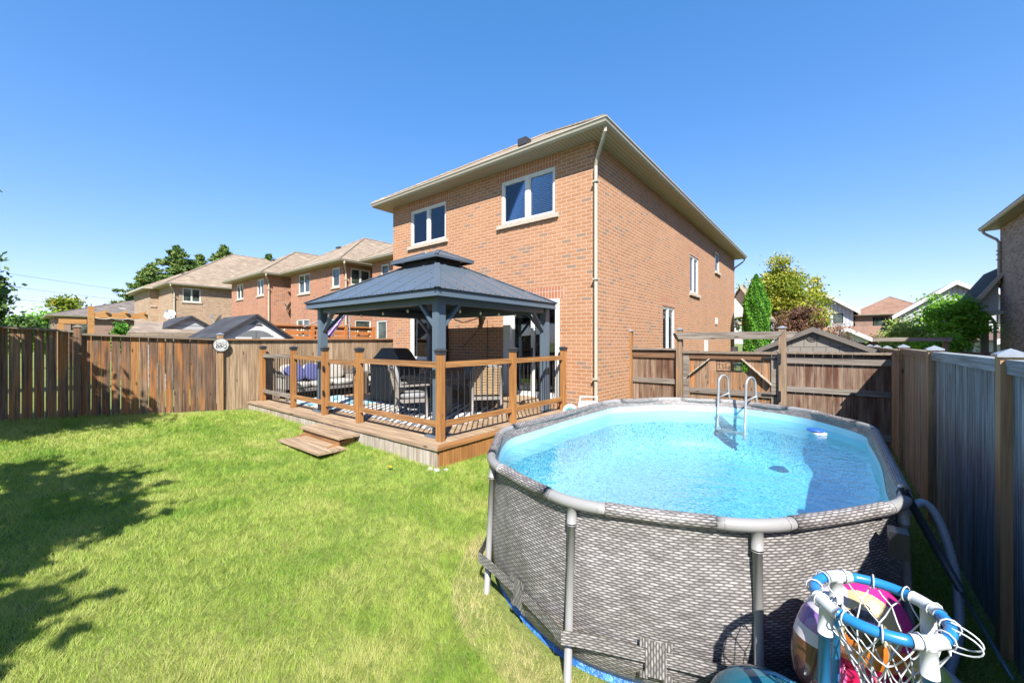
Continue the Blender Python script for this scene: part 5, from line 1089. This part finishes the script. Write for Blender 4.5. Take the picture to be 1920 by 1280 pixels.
m_=MB(); m_.poly([(-8.97,-3.42,2.48),(-8.97,-3.06,2.48),(-8.97,-3.24,2.60)]); m_.build('gable_vent','shedtrim',SH)
m_=MB(); m_.poly([(-12.8,-5.4,2.28),(-12.8,-3.0,2.28),(-16.5,-3.2,2.75),(-16.5,-4.6,2.75)]); m_.box(-12.85,-12.8,-5.4,-3.0,2.0,2.28); tag(m_.build('lean_to_roof','shingle'),'low brown shingled lean-to roof in front of the grey shed','roof')
OS=thing('slatted_screen','bright orange horizontal slat privacy screen beyond the left fence','screen',(-10.5,-.3,.2))
for i in range(9): m_=MB(); z=.9+i*.19; m_.box(-10.52,-10.49,-2.2,1.5,z,z+.15 if i!=8 else z+.10); m_.build('slat','screen',OS)
m_=MB(); m_.box(-10.56,-10.42,-2.24,1.54,2.53,2.57); m_.build('cap_board','screen',OS)
for y in (-2.2,-.95,.3,1.46): m_=MB(); m_.box(-10.485,-10.42,y-.06,y+.06,.2,2.528); m_.build('post','screen',OS)
for i,y in enumerate((-1.9,-1.35,-.5,.75,1.2)): m_=MB(); m_.ball((-10.4,y,2.38),.03,.03,.045,8); tag(m_.build('party_light','bulb',smooth=True),('first','second','third','fourth','fifth')[i]+' small party light from the left on the orange slatted screen','light','party lights on the orange screen')
UM=thing('closed_umbrella','closed purple cantilever patio umbrella tilted over the left fence','umbrella',(-9,-.4,.2))
M['purple']=plain('umbrella_purple',lin(.27,.20,.44),.8,var=.15)
m_=MB(); m_.tube([(-9,-.38,.2),(-9,-.38,3.2)],.025,8); m_.build('mast','galv',UM)
m_=MB(); A_=Vector((-8.95,-.47,3.08)); B_=Vector((-8.95,-1.2,2.20)); d=(B_-A_)
def uf(u,v):
    a=u*2*math.pi; r_=(.05+.075*v)*(1+.16*math.cos(a*8)); s_=Vector((1,0,0)); w_=d.normalized().cross(s_); return A_+d*v+s_*math.cos(a)*r_+w_*math.sin(a)*r_
m_.grid(uf,48,6,cu=True); m_.poly([uf(k/48,1) for k in range(48)]); m_.build('canopy','purple',UM); m_=MB(); m_.tube([A_+d*.62+Vector((.11*math.cos(a),.07*math.sin(a),.07*math.sin(a))) for a in [2*math.pi*k/12 for k in range(12)]],.02,6,closed=True); m_.build('strap','i_white',UM)
m_=MB(); m_.tube([(-9,-.38,3.15),(-9,-1.9,2.45)],.015,6); m_.build('arm','galv',UM)
PG=thing('cedar_pergola','orange cedar pergola posts and beams in a yard far left','pergola',(-20,-5,.2))
for (x,y,z) in ((-20,-5.5,3.45),(-20,-4.75,2.3),(-21.5,-6.25,2.75)): m_=MB(); m_.box(x-.09,x+.09,y-.09,y+.09,0,z); m_.build('post','pergola',PG)
m_=MB(); m_.box(-20.09,-19.91,-5.4,-3.75,2.97,3.2); m_.build('beam','pergola',PG); m_=MB(); m_.box(-21.6,-21.4,-6.3,-5.5,2.75,2.95); m_.build('beam','pergola',PG)
for y in (-5.1,-4.5,-3.9): m_=MB(); m_.box(-21.5,-19.8,y,y+.08,3.2,3.3); m_.build('rafter','pergola',PG)
m_=MB(); cat=[Vector((-19.85,-5.4+i*.055,2.98-.05*abs(math.sin(i*.35)))) for i in range(30)]; m_.tube(cat,.011,5); m_.build('garland','white',PG)
def dish(lab,x,y,z,zb,az,rad=.32):
    t_=thing('satellite_dish',lab,'satellite dish',(x,y,z)); c_=Vector((x,y,z)); n_=Vector((math.cos(az)*.87,math.sin(az)*.87,.5)).normalized(); a_=n_.cross(Vector((0,0,1))).normalized(); b_=a_.cross(n_)
    m_=MB(); m_.grid(lambda u,v:c_+(a_*math.cos(u*6.2832)+b_*math.sin(u*6.2832)*1.1)*rad*v-n_*.08*(1-v*v),20,4,cu=True); m_.build('reflector','white',t_,smooth=True)
    m_=MB(); m_.tube([c_-b_*rad,c_+n_*rad*1.2-b_*.05],.015,5); m_.box(c_.x+n_.x*rad*1.2-.04,c_.x+n_.x*rad*1.2+.04,c_.y+n_.y*rad*1.2-.04,c_.y+n_.y*rad*1.2+.04,c_.z+n_.z*rad*1.2-.05,c_.z+n_.z*rad*1.2+.05); m_.build('feed_arm','galv',t_)
    m_=MB(); m_.tube([c_-n_*.08,(x-.1,y,z-.25),(x-.1,y,zb)],.025,6); m_.build('mount','galv',t_)
dish('white satellite dish just left of the white shed roof',-16.8,-2.0,2.95,.2,R(-120),.22)
dish('white satellite dish by the recess of the tan brick house',-20,-2.98,3.25,.2,R(-35),.22)
dish('white satellite dish on the side wall between the two orange brick houses',-24.0,3.9,4.35,4.0,R(-130),.3)
# tan shed behind the gate
TS=thing('garden_shed','tan plastic garden shed gable with a round vent rising behind the gate fence','shed',(3.6,6,0))
q=N('shed_tan'); b=q.n('TexBrick',offset=.3); q.l(q.wall(),b.inputs[0]); b.inputs['Scale'].default_value=1; b.inputs['Brick Width'].default_value=.26; b.inputs['Row Height'].default_value=.62; b.inputs['Mortar Size'].default_value=.008; b.inputs['Color1'].default_value=lin(.27,.245,.21); b.inputs['Color2'].default_value=lin(.24,.22,.19); b.inputs['Mortar'].default_value=lin(.10,.09,.08); M['shedtan']=q.fin(b.outputs[0],.6)
M['shedroof']=plain('shed_roof_brown',lin(.16,.14,.12),.6)
shed(TS,2.38,4.66,5,7.4,1.76,2.31,'shedtan','shedroof',face='y',oh=.1)
m_=MB(); m_.hexa([(3.52,4.88,2.24),(3.52,4.90,2.24),(4.78,4.90,1.66),(4.78,4.88,1.66),(3.52,4.88,2.36),(3.52,4.90,2.36),(4.78,4.90,1.78),(4.78,4.88,1.78)]); m_.hexa([(3.52,4.88,2.24),(3.52,4.90,2.24),(2.26,4.90,1.66),(2.26,4.88,1.66),(3.52,4.88,2.36),(3.52,4.90,2.36),(2.26,4.90,1.78),(2.26,4.88,1.78)]); m_.build('fascia','shedroof',TS)
m_=MB()
for i in range(4): m_.box(3.42+.0,3.62,4.975,4.99,2.06+i*.03,2.075+i*.03)
m_.tube([(3.52+.12*math.cos(a),4.985,2.10+.09*math.sin(a)) for a in [2*math.pi*k/20 for k in range(20)]],.008,5,closed=True); m_.build('vent','shedroof',TS)
# power lines
for i,(z0,z1) in enumerate(((11.4,9.6),(9.6,8.2),(7.9,7.0))):
    m_=MB(); m_.tube([(-85,-7.6+i*.2+t*1.5,z0+(z1-z0)*t/16-.3*math.sin(math.pi*t/16)) for t in range(17)],.022,4)
    tag(m_.build('power_line','shedtrim'),('highest','middle','lowest')[i]+' of three thin power lines crossing the sky at far left','power line','power lines')
# ------------------------------------------------------------------ trees
def leaf_mesh(name,P,size,mat,parent,r=None,flat=.0,drop=0,asp=.55):
    n=len(P); a=RNG.normal(size=(n,3)); a[:,2]=a[:,2]*(1-flat)-drop; a/=np.linalg.norm(a,axis=1)[:,None]
    b=RNG.normal(size=(n,3)); b-=a*(a*b).sum(1)[:,None]; b/=np.linalg.norm(b,axis=1)[:,None]
    s=size*(.6+.8*RNG.random(n))[:,None]; V=np.stack([P-a*s,P+b*s*asp,P+a*s,P-b*s*asp],1).astype(np.float32)
    off=OFF[parent.name]; V-=np.array(off,dtype=np.float32)
    me=bpy.data.meshes.new(name); me.vertices.add(n*4); me.vertices.foreach_set('co',V.ravel()); me.loops.add(n*4); me.loops.foreach_set('vertex_index',np.arange(n*4,dtype=np.int32)); me.polygons.add(n); me.polygons.foreach_set('loop_start',np.arange(0,n*4,4,dtype=np.int32))
    at=me.attributes.new('rnd','FLOAT','FACE'); at.data.foreach_set('value',(RNG.random(n) if r is None else r).astype(np.float32)); me.materials.append(M[mat]); me.update(calc_edges=True)
    o=bpy.data.objects.new(name,me); COL.objects.link(o); o.parent=parent; OFF[o.name]=off; return o
M['bark']=plain('bark',lin(.12,.09,.07),.95,var=.3,sc=12,bump=.8)
M['lf_yel']=leafmat('leaf_yellowgreen',[lin(.08,.14,.015),lin(.18,.24,.025),lin(.30,.31,.04),lin(.42,.33,.05)])
M['lf_red']=leafmat('leaf_purple',[lin(.05,.03,.02),lin(.12,.06,.04),lin(.20,.11,.06)],.2)
M['lf_grn']=leafmat('leaf_green',[lin(.07,.19,.02),lin(.17,.37,.035),lin(.29,.52,.06)],.5)
M['lf_dk']=leafmat('leaf_dark',[lin(.025,.06,.02),lin(.06,.12,.03),lin(.12,.19,.05)],.25)
M['lf_lt']=leafmat('leaf_light',[lin(.14,.22,.05),lin(.26,.35,.08),lin(.38,.44,.12)])
M['lf_thu']=leafmat('leaf_cedar',[lin(.03,.10,.012),lin(.07,.21,.02),lin(.13,.33,.03)],.15)
M['lf_spr']=leafmat('needle_spruce',[lin(.04,.09,.025),lin(.10,.17,.04),lin(.22,.26,.06)],.15)
def crownpts(c,rx,rz,ncl,per,cl,seed,gap=.0,cone=False):
    g=np.random.default_rng(seed); u=g.normal(size=(ncl,3)); u/=np.linalg.norm(u,axis=1)[:,None]; u*=(.35+.65*g.random(ncl)**.6)[:,None]
    u*=(.80+.35*np.sin(u[:,:1]*5+seed)*np.cos(u[:,1:2]*4+seed*2)); C=np.array(c)+u*np.array([rx,rx,rz])
    if cone: k=np.clip((C[:,2]-(c[2]-rz))/(2*rz),0,1); C[:,:2]=np.array(c[:2])+(C[:,:2]-np.array(c[:2]))*(1.25*(1-k)**.6+.12)[:,None]
    s=(cl*(.5+g.random(ncl)))[:,None]; P=C[:,None,:]+g.normal(size=(ncl,per,3))*s[:,:,None]*np.array([1,1,.6]); tone=np.clip(np.repeat(g.random(ncl)*.6,per)+g.random(ncl*per)*.4,0,1)
    return P.reshape(-1,3),tone,C
def tree(name,label,base,top,c,rx,rz,ncl,per,cl,leaf,mat,seed,cat='tree',group=None,cone=False,limbs=8,tr=.09):
    t_=thing(name,label,cat,base,group); P,tn,C=crownpts(c,rx,rz,ncl,per,cl,seed,cone=cone); leaf_mesh('crown',P,leaf,mat,t_,tn)
    b0=Vector(base); ct=Vector(c); m_=MB(); pts=[b0.lerp(ct,k/6)+Vector((.05*math.sin(k*2+seed),.05*math.cos(k*1.7),0))*(k>0) for k in range(7)]; pts+= [ct+Vector((0,0,rz*.6))]; m_.tube(pts,[tr*(1-.8*k/7) for k in range(8)],7)
    for k in range(min(limbs,len(C))):
        e=Vector(C[k*max(1,len(C)//limbs)]); s=pts[3+k%4]; m_.tube([s,s.lerp(e,.5)+Vector((0,0,.08*rz)),e],[tr*.35,tr*.2,tr*.06],5)
    m_.build('trunk','bark',t_); return t_
tree('maple_tree','tall yellow green tree behind the side of the main house, left of the white gables',(1.35,24,-.2),0,(1.25,24,4.7),1.9,3.1,150,170,.28,.08,'lf_yel',3,cone=True)
tree('maple_tree','lower yellow green side tree beside the white gabled house wall',(3.0,26,-.2),0,(3.05,26,4.0),.95,2.5,40,90,.24,.10,'lf_yel',5,cone=True)
tree('maple_tree','small yellow green tree peeking out left of the tall dark cedar column',(-.6,22,-.2),0,(-.1,22,4.0),1.0,2.0,40,80,.25,.09,'lf_yel',6)
tree('copper_beech','dark purple leaved bush behind the tan shed roof',(2.5,19,-.2),0,(2.45,19,2.8),1.2,1.25,70,100,.2,.06,'lf_red',8,cat='bush')
def cedar(label,x,y,h,r,seed):
    t_=thing('cedar_tree',label,'tree',(x,y,0)); g=np.random.default_rng(seed); n=26000; k=g.random(n)**.85; a=g.random(n)*6.283; rr=r*np.minimum(1,2.6*(1-k)**.75)*(.86+.1*np.sin(a*5+k*20)+.16*g.random(n)); rr*=np.where(g.random(n)<.85,1,.7)
    P=np.stack([x+rr*np.cos(a),y+rr*np.sin(a),.15+k*h],1); leaf_mesh('crown',P,.055,'lf_thu',t_,np.clip(.5+.35*np.sin(a*9+k*31)+.3*(g.random(n)-.5),0,1),drop=-1.2,asp=.35); m_=MB(); m_.tube([(x,y,0),(x,y,h*.9)],[.08,.01],6); m_.build('trunk','bark',t_)
cedar('narrow bright green columnar cedar right of the main house',1.14,14,4.95,.52,4)
tree('small_tree','round bright green tree in front of the neighbour porch on the right',(7.9,16,-.3),0,(7.85,16,2.7),.72,1.0,80,130,.15,.06,'lf_grn',12)
tree('small_tree','darker green tree behind the round bright green one',(8.4,22,-.3),0,(8.35,22,3.3),.95,1.3,70,100,.2,.075,'lf_grn',13)
tree('small_tree','yellowish feathery tree between the tan shed and the dark green tree',(6.5,17,-.3),0,(6.55,17,2.1),1.0,.85,60,60,.2,.06,'lf_lt',14)
tree('small_tree','thin pale green tree in front of the small brown brick house',(7.0,24,-.3),0,(7.0,24,2.6),.8,1.0,24,50,.2,.06,'lf_lt',15)
tree('small_tree','loose green shrub low behind the dark weathered fence on the right',(6.9,13,-.3),0,(6.9,13,1.9),.9,.5,50,70,.16,.05,'lf_grn',16,cat='shrub')
tree('small_tree','sparse brownish young tree beside the tan shed peak',(3.6,15,-.3),0,(4.2,15,2.3),.55,.5,20,26,.16,.04,'lf_red',17)
def spruce(label,x,y,h,r,seed,zb=0,mat='lf_spr'):
    t_=thing('spruce_tree',label,'tree',(x,y,zb),'spruces beyond the left houses'); g=np.random.default_rng(seed); PP=[];TT=[]; m_=MB(); m_.tube([(x,y,zb),(x,y,zb+h)],[.28,.03],6)
    nb=170
    for i in range(nb):
        k=(i+g.random())/nb; z=zb+h*(.12+.88*k); L=r*2.7*(1-k)**.9*(.45+.75*g.random())+.3; a=g.random()*6.283; m=int(50+130*L/r); s=g.random(m)
        dr=-.18*L*s*s+.22*L*np.maximum(0,s-.7); wd=.28*L*(1-s)+.12
        px_=x+np.cos(a)*L*s+g.normal(size=m)*wd*.5; py_=y+np.sin(a)*L*s+g.normal(size=m)*wd*.5; pz=z+dr-abs(g.normal(size=m))*.12+.08*L*s
        PP.append(np.stack([px_,py_,pz],1)); TT.append(np.clip(g.random()*.5+.5*g.random(m),0,1))
    leaf_mesh('crown',np.concatenate(PP),.24,mat,t_,np.concatenate(TT),asp=.28); m_.build('trunk','bark',t_)
for (y,z,r,sd,l_) in ((3.2,11.2,3.0,21,'shortest spruce at the left of the group behind the tan brick house'),(5.6,13.9,3.2,22,'tall spruce with the widest crown behind the tan brick house roof'),(7.9,13.2,2.6,23,'spruce on the right of the group of three behind the tan roof'),(10.6,14.9,2.7,24,'single spruce standing apart above the tan roof ridge'),(16.0,14.6,1.3,25,'tip of a thin spruce peeking between two tan roofs')): spruce(l_,-60,y,z-0,r,sd)
tree('yard_tree','dark leafy tree with a reddish top at the left edge of the photo',(-14,-8.3,.2),0,(-14,-8.35,2.9),.60,1.75,110,110,.16,.07,'lf_dk',31)
tree('yard_tree','small blue green tree low behind the left fence at far left',(-30,-6.9,.2),0,(-30,-7.1,2.6),.8,1.1,26,60,.24,.10,'lf_dk',32)
tree('hedge','bright green rounded bushes low on the horizon at far left',(-60,-4.5,.2),0,(-60,-4.6,2.8),3.6,2.2,110,110,.6,.18,'lf_grn',33,cat='bushes')
tree('yard_tree','rusty treetop just above the bungalow roof at far left',(-75,-3,.2),0,(-75,-2.6,6.6),1.5,1.7,24,60,.5,.2,'lf_yel',34)
tree('small_conifer','tiny green conifer under the cedar pergola',(-22,-4.3,.2),0,(-22,-4.35,2.1),.32,.7,40,90,.1,.05,'lf_thu',35,cone=True)
# trees behind the photographer: they stand outside the frame and shade the lawn and the left fence
tree('yard_tree','leafy tree behind the photographer shading the left side of the lawn',(-.2,-10.6,.4),0,(-.75,-10.3,3.5),1.95,1.15,40,95,.19,.10,'lf_dk',41)
tree('yard_tree','leafy tree in the back left corner shading the left fence',(-5.2,-9.9,.5),0,(-5.5,-9.3,3.4),1.45,1.5,75,120,.2,.09,'lf_dk',42)
tree('yard_tree','smaller leafy tree behind the photographer shading the near left lawn',(1.6,-10.8,.1),0,(1.25,-10.35,3.3),1.0,.9,20,95,.18,.095,'lf_dk',43)
